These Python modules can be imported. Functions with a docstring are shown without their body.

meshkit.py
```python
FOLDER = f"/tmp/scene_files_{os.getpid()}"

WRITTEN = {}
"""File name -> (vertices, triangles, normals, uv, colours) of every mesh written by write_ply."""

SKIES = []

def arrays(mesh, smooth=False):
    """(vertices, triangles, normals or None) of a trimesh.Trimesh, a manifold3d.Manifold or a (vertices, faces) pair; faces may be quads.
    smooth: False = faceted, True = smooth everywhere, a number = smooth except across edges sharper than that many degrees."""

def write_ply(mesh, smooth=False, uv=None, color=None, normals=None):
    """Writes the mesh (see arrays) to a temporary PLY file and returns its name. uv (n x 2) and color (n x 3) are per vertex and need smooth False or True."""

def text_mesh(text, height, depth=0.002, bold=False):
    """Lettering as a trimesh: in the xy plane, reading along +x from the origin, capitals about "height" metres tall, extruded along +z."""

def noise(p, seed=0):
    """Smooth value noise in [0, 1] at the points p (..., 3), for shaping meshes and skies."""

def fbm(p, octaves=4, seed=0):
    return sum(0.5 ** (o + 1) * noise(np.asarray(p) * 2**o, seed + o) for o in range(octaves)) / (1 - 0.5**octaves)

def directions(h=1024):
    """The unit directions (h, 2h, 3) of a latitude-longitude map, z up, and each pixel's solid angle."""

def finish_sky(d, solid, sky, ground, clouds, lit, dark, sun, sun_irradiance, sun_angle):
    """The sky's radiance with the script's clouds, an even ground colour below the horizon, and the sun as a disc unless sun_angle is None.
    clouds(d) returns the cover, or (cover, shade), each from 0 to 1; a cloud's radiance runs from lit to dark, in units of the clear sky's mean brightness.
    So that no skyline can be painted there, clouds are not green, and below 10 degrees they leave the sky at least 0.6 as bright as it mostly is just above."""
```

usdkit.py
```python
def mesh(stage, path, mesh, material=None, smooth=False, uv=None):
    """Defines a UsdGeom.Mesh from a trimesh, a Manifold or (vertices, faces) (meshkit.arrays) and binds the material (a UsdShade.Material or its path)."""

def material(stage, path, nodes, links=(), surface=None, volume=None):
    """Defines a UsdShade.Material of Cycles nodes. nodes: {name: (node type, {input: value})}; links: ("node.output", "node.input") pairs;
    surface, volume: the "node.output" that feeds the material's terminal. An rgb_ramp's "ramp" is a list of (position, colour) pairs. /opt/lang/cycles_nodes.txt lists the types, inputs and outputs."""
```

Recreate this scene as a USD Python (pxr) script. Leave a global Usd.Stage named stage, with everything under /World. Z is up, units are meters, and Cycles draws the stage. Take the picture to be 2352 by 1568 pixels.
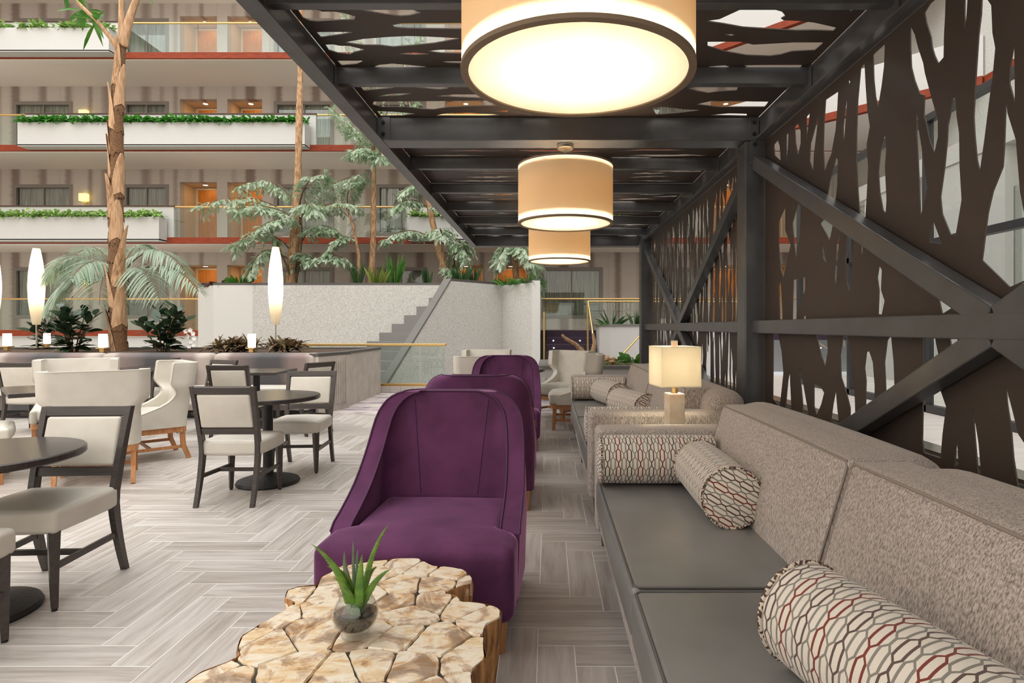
import math, random
import numpy as np, trimesh, shapely
from shapely.geometry import Polygon, LineString, Point, box as sbox
from shapely import affinity
import usdkit, meshkit
from pxr import Usd, UsdGeom, UsdLux, Gf, Sdf, UsdShade, Vt

stage = Usd.Stage.CreateInMemory()
UsdGeom.SetStageUpAxis(stage, UsdGeom.Tokens.z)
UsdGeom.SetStageMetersPerUnit(stage, 1.0)
UsdGeom.Xform.Define(stage, '/World')
stage.SetDefaultPrim(stage.GetPrimAtPath('/World'))

# ---------------------------------------------------------------- camera
F, CX, CY, H = 1380.0, 1259.0, 751.0, 1.333       # focal length and principal point in pixels of the 2352 x 1568 frame, eye height
cam = UsdGeom.Camera.Define(stage, '/World/camera')
cam.CreateHorizontalApertureAttr(36.0)
cam.CreateVerticalApertureAttr(24.0)
cam.CreateFocalLengthAttr(36.0 * F / 2352)
cam.CreateHorizontalApertureOffsetAttr(-(CX - 1176) / 2352 * 36)
cam.CreateVerticalApertureOffsetAttr(-(784 - CY) / 2352 * 36)
cam.CreateClippingRangeAttr(Gf.Vec2f(0.05, 200))
cam.AddTranslateOp().Set(Gf.Vec3d(0, 0, H))
cam.AddRotateXOp().Set(90.0)
cam.CreateExposureAttr(-0.16)

# ---------------------------------------------------------------- light: the atrium's skylights (the lamps' own light is in their builders)
def rect_light(name, loc, w, h, intensity, color, rx=0.0, ry=0.0):
    l = UsdLux.RectLight.Define(stage, '/World/' + name)
    l.CreateWidthAttr(w); l.CreateHeightAttr(h)
    l.CreateIntensityAttr(intensity); l.CreateColorAttr(Gf.Vec3f(*color))
    l.AddTranslateOp().Set(Gf.Vec3d(*loc))
    if rx: l.AddRotateXOp().Set(rx)
    if ry: l.AddRotateYOp().Set(ry)
    return l
rect_light('skylight', (-6.5, 5.0, 15.9), 28.0, 22.0, 3.25, (1.0, 0.985, 0.955))
rect_light('front_glazing', (-4.0, -6.8, 7.5), 22.0, 13.0, 0.7, (1.0, 0.985, 0.96), 90.0)
dome = UsdLux.DomeLight.Define(stage, '/World/sky')
dome.CreateIntensityAttr(0.25); dome.CreateColorAttr(Gf.Vec3f(0.95, 0.97, 1.0))

# ---------------------------------------------------------------- helpers
def lin(c):
    c = np.asarray(c, float) / 255.0
    return tuple(float(x) for x in np.where(c <= 0.04045, c / 12.92, ((c + 0.055) / 1.055) ** 2.4))

def at(px, py, D):                                  # the point that stands D metres in front of the eye on a pixel's ray
    return np.array([(px - CX) / F * D, D, H + (CY - py) / F * D])

def plane_z(px, py, z):
    D = (H - z) * F / (py - CY)
    return np.array([(px - CX) / F * D, D, z])

used = {}
def numbered(path):
    n = used.get(path, 0); used[path] = n + 1
    return path if n == 0 else '%s_%03d' % (path, n)

def mark(p, label=None, cat=None, group=None, kind=None):
    for k, v in (('label', label), ('category', cat), ('group', group), ('kind', kind)):
        if v: p.SetCustomDataByKey(k, v)
    return p

def thing(name, label=None, cat=None, loc=(0, 0, 0), rotz=0.0, group=None, kind=None):
    x = UsdGeom.Xform.Define(stage, numbered('/World/' + name))
    x.AddTranslateOp().Set(Gf.Vec3d(*map(float, loc)))
    x.AddRotateZOp().Set(float(rotz))
    return mark(x.GetPrim(), label, cat, group, kind)

def part(name, mesh, mat, parent, smooth=False, label=None, kind=None, uv=None, loc=None):
    m = usdkit.mesh(stage, numbered(str(parent.GetPath()) + '/' + name), mesh, mat, smooth, uv)
    if loc is not None: m.AddTranslateOp().Set(Gf.Vec3d(*map(float, loc)))
    return mark(m.GetPrim(), label, None, None, kind)

def single(name, mesh, mat, label=None, cat=None, group=None, kind=None, smooth=False, loc=None, rotz=0.0):
    m = usdkit.mesh(stage, numbered('/World/' + name), mesh, mat, smooth)
    if loc is not None:
        m.AddTranslateOp().Set(Gf.Vec3d(*map(float, loc))); m.AddRotateZOp().Set(float(rotz))
    return mark(m.GetPrim(), label, cat, group, kind)

def dup(root, loc, rotz=0.0, label=None, group=None, scale=None):
    was = root.GetCustomData()
    r = thing(root.GetName().rstrip('0123456789').rstrip('_'), label or was.get('label'), was.get('category'), loc, rotz, group or was.get('group'), was.get('kind'))
    if scale: UsdGeom.Xformable(r).AddScaleOp().Set(Gf.Vec3f(*scale))
    r.GetReferences().AddInternalReference(root.GetPath()); r.SetInstanceable(True)
    return r

cat = trimesh.util.concatenate
def T(m, x=0, y=0, z=0):
    m = m.copy(); m.apply_translation((x, y, z)); return m
def R(m, deg, axis=(0, 0, 1), point=(0, 0, 0)):
    m = m.copy(); m.apply_transform(trimesh.transformations.rotation_matrix(math.radians(deg), axis, point)); return m

def box(x0, x1, y0, y1, z0, z1):
    m = trimesh.creation.box((x1 - x0, y1 - y0, z1 - z0)); m.apply_translation(((x0 + x1) / 2, (y0 + y1) / 2, (z0 + z1) / 2)); return m

def surface_grid(ax, ay, az):
    """the surface of a box with grid lines ax, ay, az: points and outward triangles"""
    V, Fc, idx = [], [], {}
    def vid(p):
        k = (round(p[0], 6), round(p[1], 6), round(p[2], 6))
        if k not in idx: idx[k] = len(V); V.append(p)
        return idx[k]
    A = (ax, ay, az)
    for d in range(3):
        u, v = (d + 1) % 3, (d + 2) % 3
        for side in (0, 1):
            c = A[d][-1] if side else A[d][0]
            for i in range(len(A[u]) - 1):
                for j in range(len(A[v]) - 1):
                    q = []
                    for a, b in ((i, j), (i + 1, j), (i + 1, j + 1), (i, j + 1)):
                        p = [0, 0, 0]; p[d] = c; p[u] = A[u][a]; p[v] = A[v][b]; q.append(vid(p))
                    if not side: q = q[::-1]
                    Fc += [[q[0], q[1], q[2]], [q[0], q[2], q[3]]]
    return np.array(V, float), np.array(Fc)

def lines(h, r, n):
    e = [h - r, h - 0.62 * r, h - 0.29 * r, h - 0.08 * r, h] if r > 0.012 else [h - r, h - 0.4 * r, h]
    mid = list(np.linspace(-(h - r), h - r, n + 1))[1:-1] if n > 1 else []
    return sorted([-x for x in e] + mid + e)

def rbox(sx, sy, sz, r=0.01, n=(1, 1, 1), bulge=(0, 0, 0)):
    """a box with rounded edges, centred; bulge swells its faces"""
    h = np.array([sx, sy, sz]) / 2; r = min(r, 0.999 * h.min())
    V, Fc = surface_grid(*[lines(h[k], r, n[k]) for k in range(3)])
    c = np.clip(V, -(h - r), h - r); d = V - c
    L = np.linalg.norm(d, axis=1, keepdims=True)
    P = c + d / np.maximum(L, 1e-9) * r
    U = V / h
    for k in range(3):
        if bulge[k]:
            a, b = (k + 1) % 3, (k + 2) % 3
            P[:, k] += np.sign(U[:, k]) * np.abs(U[:, k]) ** 2 * bulge[k] * (1 - U[:, a] ** 2) * (1 - U[:, b] ** 2)
    return trimesh.Trimesh(P, Fc, process=False)

def rb(x0, x1, y0, y1, z0, z1, r=0.004, **k):
    return T(rbox(x1 - x0, y1 - y0, z1 - z0, r, **k), (x0 + x1) / 2, (y0 + y1) / 2, (z0 + z1) / 2)

def beam(p, q, w, h, r=0.003, up=(0, 0, 1)):
    """a bar of section w x h from p to q"""
    p, q = np.asarray(p, float), np.asarray(q, float); d = q - p; L = np.linalg.norm(d); d /= L
    s = np.cross(d, up); s /= np.linalg.norm(s); u = np.cross(s, d)
    m = rbox(L, w, h, r); M = np.eye(4); M[:3, 0] = d; M[:3, 1] = -s; M[:3, 2] = u; M[:3, 3] = (p + q) / 2
    if np.linalg.det(M[:3, :3]) < 0: M[:3, 1] = s
    m.apply_transform(M); return m

def tube(pts, rad, n=8, cap=True):
    pts = np.asarray(pts, float); rad = np.broadcast_to(rad, len(pts))
    tg = np.gradient(pts, axis=0); tg /= np.linalg.norm(tg, axis=1, keepdims=True) + 1e-12
    a = np.array([1, 0, 0]) if abs(tg[0][0]) < 0.8 else np.array([0, 1, 0])
    V = []
    for p, t, r in zip(pts, tg, rad):
        a = a - t * (a @ t); a = a / np.linalg.norm(a); b = np.cross(t, a)
        th = np.arange(n) / n * 2 * np.pi
        V.append(p + r * (np.cos(th)[:, None] * a + np.sin(th)[:, None] * b))
    V = np.vstack(V); Fc = []
    for i in range(len(pts) - 1):
        for j in range(n):
            a0, a1 = i * n + j, i * n + (j + 1) % n
            Fc += [[a0, a1, a1 + n], [a0, a1 + n, a0 + n]]
    if cap:
        for k, base in ((0, 0), (1, (len(pts) - 1) * n)):
            for j in range(1, n - 1):
                f = [base, base + j + 1, base + j]; Fc.append(f if k == 0 else f[::-1])
    return trimesh.Trimesh(V, Fc, process=False)

def lathe(prof, n=32):
    """prof: (radius, z) pairs, bottom to top, outside"""
    prof = np.asarray(prof, float); th = np.arange(n) / n * 2 * np.pi
    V = np.vstack([np.stack([r * np.cos(th), r * np.sin(th), np.full(n, z)], 1) for r, z in prof]); Fc = []
    for i in range(len(prof) - 1):
        for j in range(n):
            a, b = i * n + j, i * n + (j + 1) % n
            if prof[i][0] > 1e-6: Fc.append([a, b, b + n])
            if prof[i + 1][0] > 1e-6: Fc.append([a, b + n, a + n])
    return trimesh.Trimesh(V, Fc, process=False)

def cyl(p, q, r, n=16):
    return tube([p, q], r, n)

def ext(poly, h):
    return cat([trimesh.creation.extrude_polygon(g, h, engine='earcut') for g in getattr(poly, 'geoms', [poly]) if g.area > 1e-6])

def loft(rings, cap=True):
    """rings: k closed loops of the same count"""
    rings = np.asarray(rings, float); k, n = rings.shape[:2]
    V = rings.reshape(-1, 3); Fc = []
    for i in range(k - 1):
        for j in range(n):
            a, b = i * n + j, i * n + (j + 1) % n
            Fc += [[a, b, b + n], [a, b + n, a + n]]
    if cap:
        for base, flip in ((0, True), ((k - 1) * n, False)):
            tri = trimesh.creation.triangulate_polygon(Polygon(V[base:base + n, :2]), engine='earcut')[1] if False else None
            half = n // 2
            for j in range(half - 1):                    # the loops run out along the outside and back along the inside
                a, b, c, d = base + j, base + j + 1, base + n - 2 - j, base + n - 1 - j
                q = [[a, b, c], [a, c, d]]
                Fc += [f[::-1] for f in q] if flip else q
    m = trimesh.Trimesh(V, Fc, process=False)
    return m

def strip(L, Rr):
    """a ribbon between two polylines"""
    n = len(L); V = np.vstack([L, Rr]); Fc = []
    for i in range(n - 1):
        Fc += [[i, n + i, n + i + 1], [i, n + i + 1, i + 1]]
    return V, np.array(Fc)

class MB:                                            # collects faces of thin leaves
    def __init__(s): s.v, s.f, s.n = [], [], 0
    def add(s, V, Fc):
        s.v.append(np.asarray(V, float)); s.f.append(np.asarray(Fc) + s.n); s.n += len(V)
    def mesh(s): return trimesh.Trimesh(np.vstack(s.v), np.vstack(s.f), process=False)

def unit(v):
    v = np.asarray(v, float); return v / (np.linalg.norm(v) + 1e-12)

def leaf(mb, base, d, up, length, width, droop=0.3, fold=0.15, n=5, peak=0.45, tip=0.0):
    """a leaf blade along d that bends down by droop, folded along its rib"""
    d = unit(d); s = unit(np.cross(d, up)); u = np.cross(s, d)
    t = np.linspace(0, 1, n + 1)
    mid = base + np.outer(t * length, d) - np.outer(droop * length * t ** 2, (0, 0, 1))
    w = width / 2 * np.where(t < peak, np.sin(t / peak * np.pi / 2) ** 0.8, np.cos((t - peak) / (1 - peak) * np.pi / 2) ** 0.8 * (1 - tip) + tip * (t < 1))
    w[0] = max(w[0], width * 0.06); w[-1] = 0.0005
    Lf = mid + np.outer(w, s) + np.outer(w * fold, u); Rt = mid - np.outer(w, s) + np.outer(w * fold, u)
    V = np.vstack([Lf, mid, Rt]); k = n + 1; Fc = []
    for i in range(n):
        Fc += [[i, k + i, k + i + 1], [i, k + i + 1, i + 1], [k + i, 2 * k + i, 2 * k + i + 1], [k + i, 2 * k + i + 1, k + i + 1]]
    mb.add(V, Fc)

def bez(p0, p1, p2, n=12):
    t = np.linspace(0, 1, n)[:, None]; p0, p1, p2 = map(np.asarray, (p0, p1, p2))
    return (1 - t) ** 2 * p0 + 2 * t * (1 - t) * p1 + t ** 2 * p2

# ---------------------------------------------------------------- materials
LK = '/World/Looks/'
UsdGeom.Scope.Define(stage, '/World/Looks')
def plain(name, c, rough=0.5, **k):
    return usdkit.material(stage, LK + name, {'p': ('principled_bsdf', {'base_color': lin(c), 'roughness': rough, **k})}, [], 'p.BSDF')

def noisy(name, c1, c2, scale=(1, 1, 1), noise=8.0, detail=4.0, lo=0.35, hi=0.65, rough=0.5, bump=0.0, bump_scale=None, coord='object', extra=None, **k):
    """two tones mixed by a stretched noise"""
    nodes = {'tc': ('texture_coordinate', {}), 'geo': ('geometry', {}), 'mp': ('mapping', {'scale': scale}),
             'n': ('noise_texture', {'scale': noise, 'detail': detail}),
             'r': ('rgb_ramp', {'ramp': [(0, lin(c1)), (lo, lin(c1)), (hi, lin(c2)), (1, lin(c2))]}),
             'p': ('principled_bsdf', {'roughness': rough, **k})}
    links = [('geo.position' if coord == 'world' else 'tc.object', 'mp.vector'), ('mp.vector', 'n.vector'), ('n.fac', 'r.fac'), ('r.color', 'p.base_color')]
    if bump:
        if bump_scale:
            nodes['n2'] = ('noise_texture', {'scale': bump_scale, 'detail': 3.0}); links.append(('tc.object' if coord != 'world' else 'geo.position', 'n2.vector'))
        nodes['b'] = ('bump', {'strength': bump, 'distance': 0.004})
        links += [(('n2' if bump_scale else 'n') + '.fac', 'b.height'), ('b.normal', 'p.normal')]
    return usdkit.material(stage, LK + name, nodes, links, 'p.BSDF')

def leafy(name, c1, c2, rough=0.35, trans=0.3, noise=3.0):
    return usdkit.material(stage, LK + name, {
        'geo': ('geometry', {}), 'n': ('noise_texture', {'scale': noise, 'detail': 2.0}),
        'r': ('rgb_ramp', {'ramp': [(0.3, lin(c1)), (0.7, lin(c2))]}), 'mx': ('mix', {'fac': 0.5}),
        'rr': ('rgb_ramp', {'ramp': [(0.0, lin(c1)), (1.0, lin(c2))]}),
        'p': ('principled_bsdf', {'roughness': rough}), 't': ('translucent_bsdf', {}), 'm': ('mix_closure', {'fac': trans})},
        [('geo.position', 'n.vector'), ('n.fac', 'r.fac'), ('geo.random_per_island', 'rr.fac'), ('r.color', 'mx.color1'), ('rr.color', 'mx.color2'),
         ('mx.color', 'p.base_color'), ('mx.color', 't.color'), ('p.BSDF', 'm.closure1'), ('t.BSDF', 'm.closure2')], 'm.closure')

def emit(name, c, strength):
    return usdkit.material(stage, LK + name, {'e': ('emission', {'color': lin(c), 'strength': strength})}, [], 'e.emission')

def shade_mat(name, c, trans=0.5, weave=400.0):
    return usdkit.material(stage, LK + name, {
        'd': ('diffuse_bsdf', {'color': lin(c)}), 't': ('translucent_bsdf', {'color': lin(c)}), 'm': ('mix_closure', {'fac': trans})},
        [('d.BSDF', 'm.closure1'), ('t.BSDF', 'm.closure2')], 'm.closure')

def pane_mat(name, tint, ior=0.03):
    return usdkit.material(stage, LK + name, {
        't': ('transparent_bsdf', {'color': tint}), 'g': ('glossy_bsdf', {'color': (0.95, 0.97, 0.96), 'roughness': 0.01}), 'lw': ('layer_weight', {'blend': 0.5}),
        'pw': ('math', {'math_type': 'power', 'value2': 5.0}), 'f': ('math', {'math_type': 'multiply_add', 'value2': 0.9, 'value3': ior}), 'm': ('mix_closure', {})},
        [('lw.facing', 'pw.value1'), ('pw.value', 'f.value1'), ('f.value', 'm.fac'), ('t.BSDF', 'm.closure1'), ('g.BSDF', 'm.closure2')], 'm.closure')

def wallpaper(name, base, stripe):
    """woven paper with ragged upright brown bands"""
    return usdkit.material(stage, LK + name, {
        'geo': ('geometry', {}), 'm1': ('mapping', {'scale': (1.2, 1.2, 70.0)}), 'n1': ('noise_texture', {'scale': 1.0, 'detail': 3.0, 'roughness': 0.7}),
        'sep': ('separate_xyz', {}), 'ma': ('math', {'math_type': 'multiply_add', 'value2': 0.26, 'value3': 0.0}), 'add': ('math', {'math_type': 'add'}),
        'cx': ('combine_xyz', {}), 'n2': ('noise_texture', {'dimensions': '3D', 'scale': 2.3, 'detail': 0.6, 'roughness': 0.4}),
        'r': ('rgb_ramp', {'ramp': [(0.0, lin(base)), (0.49, lin(base)), (0.63, lin(stripe)), (1.0, lin(stripe))]}),
        'm3': ('mapping', {'scale': (1.5, 1.5, 90.0)}), 'n3': ('noise_texture', {'scale': 1.0, 'detail': 2.0}), 'mul': ('mix', {'mix_type': 'multiply', 'fac': 0.16}),
        'p': ('principled_bsdf', {'roughness': 0.75})},
        [('geo.position', 'm1.vector'), ('m1.vector', 'n1.vector'), ('geo.position', 'sep.vector'), ('n1.fac', 'ma.value1'), ('ma.value', 'add.value1'), ('sep.x', 'add.value2'),
         ('add.value', 'cx.x'), ('cx.vector', 'n2.vector'), ('n2.fac', 'r.fac'), ('geo.position', 'm3.vector'), ('m3.vector', 'n3.vector'),
         ('r.color', 'mul.color1'), ('n3.fac', 'mul.color2'), ('mul.color', 'p.base_color')], 'p.BSDF')

M = {}
M['white'] = plain('white_paint', (192, 190, 186), 0.6)
M['white_panel'] = plain('panel_paint', (206, 205, 200), 0.55)
M['soffit'] = plain('soffit_paint', (228, 219, 210), 0.7)
M['red_wood'] = noisy('mahogany_band', (142, 64, 38), (120, 48, 30), (1, 1, 14), 6.0, rough=0.6, specular_ior_level=0.2, coord='world')
M['cap_wood'] = plain('dark_cap', (74, 42, 34), 0.4)
M['paper'] = wallpaper('wallpaper', (194, 183, 173), (138, 121, 111))
M['stucco'] = noisy('stucco', (204, 202, 196), (176, 174, 168), (1, 1, 1), 38.0, 6.0, rough=0.85, bump=0.6, bump_scale=60.0, coord='world')
M['grey_cap'] = plain('grey_cap', (112, 110, 106), 0.5)
M['dark_cap'] = plain('charcoal_cap', (82, 79, 76), 0.45)
M['stair'] = noisy('grey_stair_carpet', (136, 134, 132), (118, 116, 115), (1, 1, 1), 90.0, rough=0.95, coord='world')
M['steel'] = noisy('charcoal_steel', (84, 84, 86), (76, 75, 75), (1, 1, 1), 5.0, rough=0.3, specular_ior_level=0.5)
M['bronze'] = noisy('bronze_sheet', (76, 64, 56), (66, 55, 48), (1, 1, 1), 300.0, rough=0.42, bump=0.5, bump_scale=520.0)
M['bolt'] = plain('bolt_steel', (70, 70, 72), 0.3, metallic=0.8)
M['brass'] = plain('brass', (206, 170, 112), 0.28, metallic=0.9)
M['nickel'] = plain('nickel', (196, 188, 176), 0.25, metallic=1.0)
M['dark_wood'] = noisy('espresso_wood', (72, 64, 60), (58, 52, 49), (1.5, 14, 14), 5.0, rough=0.38)
M['table_top'] = noisy('table_wood', (66, 58, 55), (50, 45, 43), (2.5, 26, 8), 4.0, rough=0.3)
M['iron'] = noisy('cast_iron', (34, 34, 35), (26, 26, 27), (1, 1, 1), 60.0, rough=0.5, bump=0.8)
M['maple'] = noisy('maple_wood', (196, 140, 92), (172, 116, 70), (6, 6, 1), 6.0, rough=0.4)
M['cream'] = noisy('cream_leather', (212, 207, 196), (204, 198, 186), (1, 1, 1), 6.0, rough=0.42, bump=0.12, bump_scale=500.0)
M['velvet'] = noisy('plum_velvet', (102, 56, 94), (85, 46, 79), (1, 1, 1), 7.0, 5.0, rough=0.8, sheen_weight=0.9, sheen_roughness=0.3, sheen_tint=lin((205, 150, 198)), specular_ior_level=0.2)
M['velvet_seam'] = plain('plum_piping', (72, 34, 68), 0.7)
M['chenille'] = noisy('taupe_chenille', (204, 193, 184), (118, 107, 100), (70, 70, 12), 3.4, 8.0, 0.38, 0.68, rough=0.75, sheen_weight=0.4, sheen_roughness=0.4, sheen_tint=lin((230, 220, 210)), bump=0.35, bump_scale=260.0)
M['pewter'] = noisy('pewter_leather', (134, 133, 130), (118, 117, 114), (1, 1, 1), 2.5, 4.0, rough=0.36, bump=0.08, bump_scale=300.0)
M['pewter_seam'] = plain('pewter_piping', (92, 89, 86), 0.45)
M['fabric_seam'] = plain('taupe_piping', (148, 136, 126), 0.8)
M['leg_wood'] = plain('brown_leg', (92, 66, 50), 0.45)
M['glass'] = pane_mat('balustrade_glass', (0.90, 0.95, 0.93), 0.035)
M['window'] = pane_mat('window_glass', (0.93, 0.95, 0.94), 0.04)
M['curtain'] = noisy('sheer_curtain', (178, 174, 160), (126, 124, 114), (16, 1, 0.4), 3.0, 3.0, rough=0.9, coord='world')
M['frame'] = plain('bronze_frame', (128, 119, 111), 0.5)
M['door'] = noisy('oak_door', (202, 130, 44), (180, 106, 30), (5, 1, 0.6), 5.0, rough=0.4, coord='world')
M['alcove'] = plain('alcove_cream', (216, 190, 156), 0.6)
M['downlight'] = emit('downlight_glow', (255, 214, 150), 60.0)
M['sconce'] = emit('sconce_glow', (255, 226, 120), 3.2)
M['velvet_bench'] = None
M['mulch'] = noisy('bark_mulch', (92, 68, 52), (52, 38, 30), (1, 1, 1), 30.0, rough=0.9, bump=0.8)
M['soil'] = noisy('dark_soil', (50, 40, 34), (34, 28, 24), (1, 1, 1), 40.0, rough=0.95)
M['plum_carpet'] = noisy('plum_stair_carpet', (58, 42, 56), (44, 32, 44), (1, 1, 1), 120.0, rough=0.95, coord='world')
M['dark_metal'] = plain('storefront_frame', (54, 54, 56), 0.4)
M['black'] = plain('black_plinth', (24, 23, 23), 0.6)
M['led'] = emit('step_led', (235, 240, 255), 14.0)
# ================================================================ THE SETTING
# ---- herringbone tile floor (6 x 24 inch planks), joints recessed
W_, L_ = 0.1524, 0.6096
M['tile'] = usdkit.material(stage, LK + 'wood_look_tile', {
    'tc': ('texture_coordinate', {}), 'sep': ('separate_xyz', {}), 'dv': ('math', {'math_type': 'multiply', 'value2': 0.1}), 'fl': ('math', {'math_type': 'floor'}),
    'wn': ('white_noise_texture', {'dimensions': '1D'}), 'mp': ('mapping', {'scale': (1.3, 15.0, 1.0)}), 'n': ('noise_texture', {'scale': 1.6, 'detail': 6.0, 'roughness': 0.62, 'distortion': 0.5}),
    'r': ('rgb_ramp', {'ramp': [(0.25, lin((168, 158, 150))), (0.45, lin((200, 192, 185))), (0.62, lin((218, 212, 206))), (0.85, lin((205, 200, 196)))]}),
    'tr': ('rgb_ramp', {'ramp': [(0.0, (0.66, 0.645, 0.635)), (0.5, (0.77, 0.765, 0.76)), (1.0, (0.86, 0.86, 0.865))]}), 'mx': ('mix', {'mix_type': 'multiply', 'fac': 1.0}),
    'p': ('principled_bsdf', {'roughness': 0.36, 'specular_ior_level': 0.4})},
    [('tc.UV', 'sep.vector'), ('sep.x', 'dv.value1'), ('dv.value', 'fl.value1'), ('fl.value', 'wn.w'), ('tc.UV', 'mp.vector'), ('mp.vector', 'n.vector'), ('n.fac', 'r.fac'),
     ('wn.value', 'tr.fac'), ('r.color', 'mx.color1'), ('tr.color', 'mx.color2'), ('mx.color', 'p.base_color')], 'p.BSDF')
M['grout'] = plain('pale_grout', (236, 232, 226), 0.8)
rng = random.Random(5)
def tile_mesh(x0, x1, y0, y1, along_x):
    g, b = 0.0020, 0.0010
    x0, x1, y0, y1 = x0 + g, x1 - g, y0 + g, y1 - g
    q = lambda i, z: [(x0 + i, y0 + i, z), (x1 - i, y0 + i, z), (x1 - i, y1 - i, z), (x0 + i, y1 - i, z)]
    V = np.array(q(0, -0.006) + q(0, -0.0006) + q(b, 0.0)); Fc = [[8, 9, 10], [8, 10, 11]]
    for r in (0, 4):
        for j in range(4):
            a, c = r + j, r + (j + 1) % 4
            Fc += [[a, c, c + 4], [a, c + 4, a + 4]]
    o = np.array([rng.randint(0, 400) * 10.0 + rng.random() * 0.3, rng.random() * 40])
    uv = (V[:, :2] - (x0, y0)); uv = (uv if along_x else uv[:, ::-1]) + o
    return V, np.array(Fc), uv
tiles = []
ax0, ay0 = -1.72, 3.125
X0, X1, Y0, Y1 = -9.0, 2.40, -0.6, 9.25
for i in range(-60, 60):
    for m in range(-10, 10):
        for horiz in (True, False):
            if horiz: x0, y0, sx, sy = -i * W_ + 8 * W_ * m, i * W_, L_, W_
            else: x0, y0, sx, sy = i * W_, (-i - 4 + 8 * m) * W_ , W_, L_          # fills the gaps of the mirrored stair pattern
            x0, y0 = x0 + ax0, y0 + ay0 - W_
            r = [max(x0, X0), min(x0 + sx, X1), max(y0, Y0), min(y0 + sy, Y1)]
            if r[1] - r[0] < 0.02 or r[3] - r[2] < 0.02: continue
            cx, cy = (r[0] + r[1]) / 2, (r[2] + r[3]) / 2
            px = CX + F * cx / max(cy, 0.3); py = CY + F * H / max(cy, 0.3)
            seen = cy > 1.0 and -60 < px < 1560 and py < 1640 and not (0.30 < cx and cy < 7.5)
            tiles.append(((cy if seen else 99 + cy), r, horiz))
tiles.sort(key=lambda t: t[0])
floor = thing('floor', 'grey-beige wood-look plank tiles laid in herringbone with pale joints', kind='structure')
part('grout_bed', box(X0, X1, Y0, Y1, -0.05, -0.0007), M['grout'], floor)
restV, restF, restU, k = [], [], [], 0
for n, (d, r, horiz) in enumerate(tiles):
    V, Fc, uv = tile_mesh(*r, horiz)
    if n < 300: part('plank_tile', (V, Fc), M['tile'], floor, uv=uv)
    else: restV.append(V); restF.append(Fc + k); restU.append(uv); k += len(V)
part('far_plank_tiles', (np.vstack(restV), np.vstack(restF)), M['tile'], floor, uv=np.vstack(restU), kind='stuff')

# ---- carpet beyond the tiles, plain floor elsewhere
M['carpet'] = usdkit.material(stage, LK + 'mottled_carpet', {
    'geo': ('geometry', {}), 'mp': ('mapping', {'scale': (1.2, 3.0, 1.0)}), 'n': ('noise_texture', {'scale': 1.5, 'detail': 8.0, 'roughness': 0.7}),
    'r': ('rgb_ramp', {'ramp': [(0.36, lin((112, 96, 118))), (0.44, lin((176, 164, 166))), (0.60, lin((206, 198, 192))), (0.72, lin((184, 172, 172)))]}),
    'p': ('principled_bsdf', {'roughness': 0.95})},
    [('geo.position', 'mp.vector'), ('mp.vector', 'n.vector'), ('n.fac', 'r.fac'), ('r.color', 'p.base_color')], 'p.BSDF')
single('floor_carpet', cat([box(-9.0, 2.4, 9.25, 18.0, -0.05, 0.0)]), M['carpet'], 'mottled mauve and grey carpet beyond the plank tiles', kind='structure')
single('floor_border', cat([box(-21, -9.0, -7, 18, -0.05, 0.0), box(-9.0, 9.5, -7, -0.6, -0.05, 0.0), box(2.4, 2.5, -0.6, 18, -0.05, 0.0)]), M['white_panel'], 'plain floor around the lounge', kind='structure')

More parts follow.
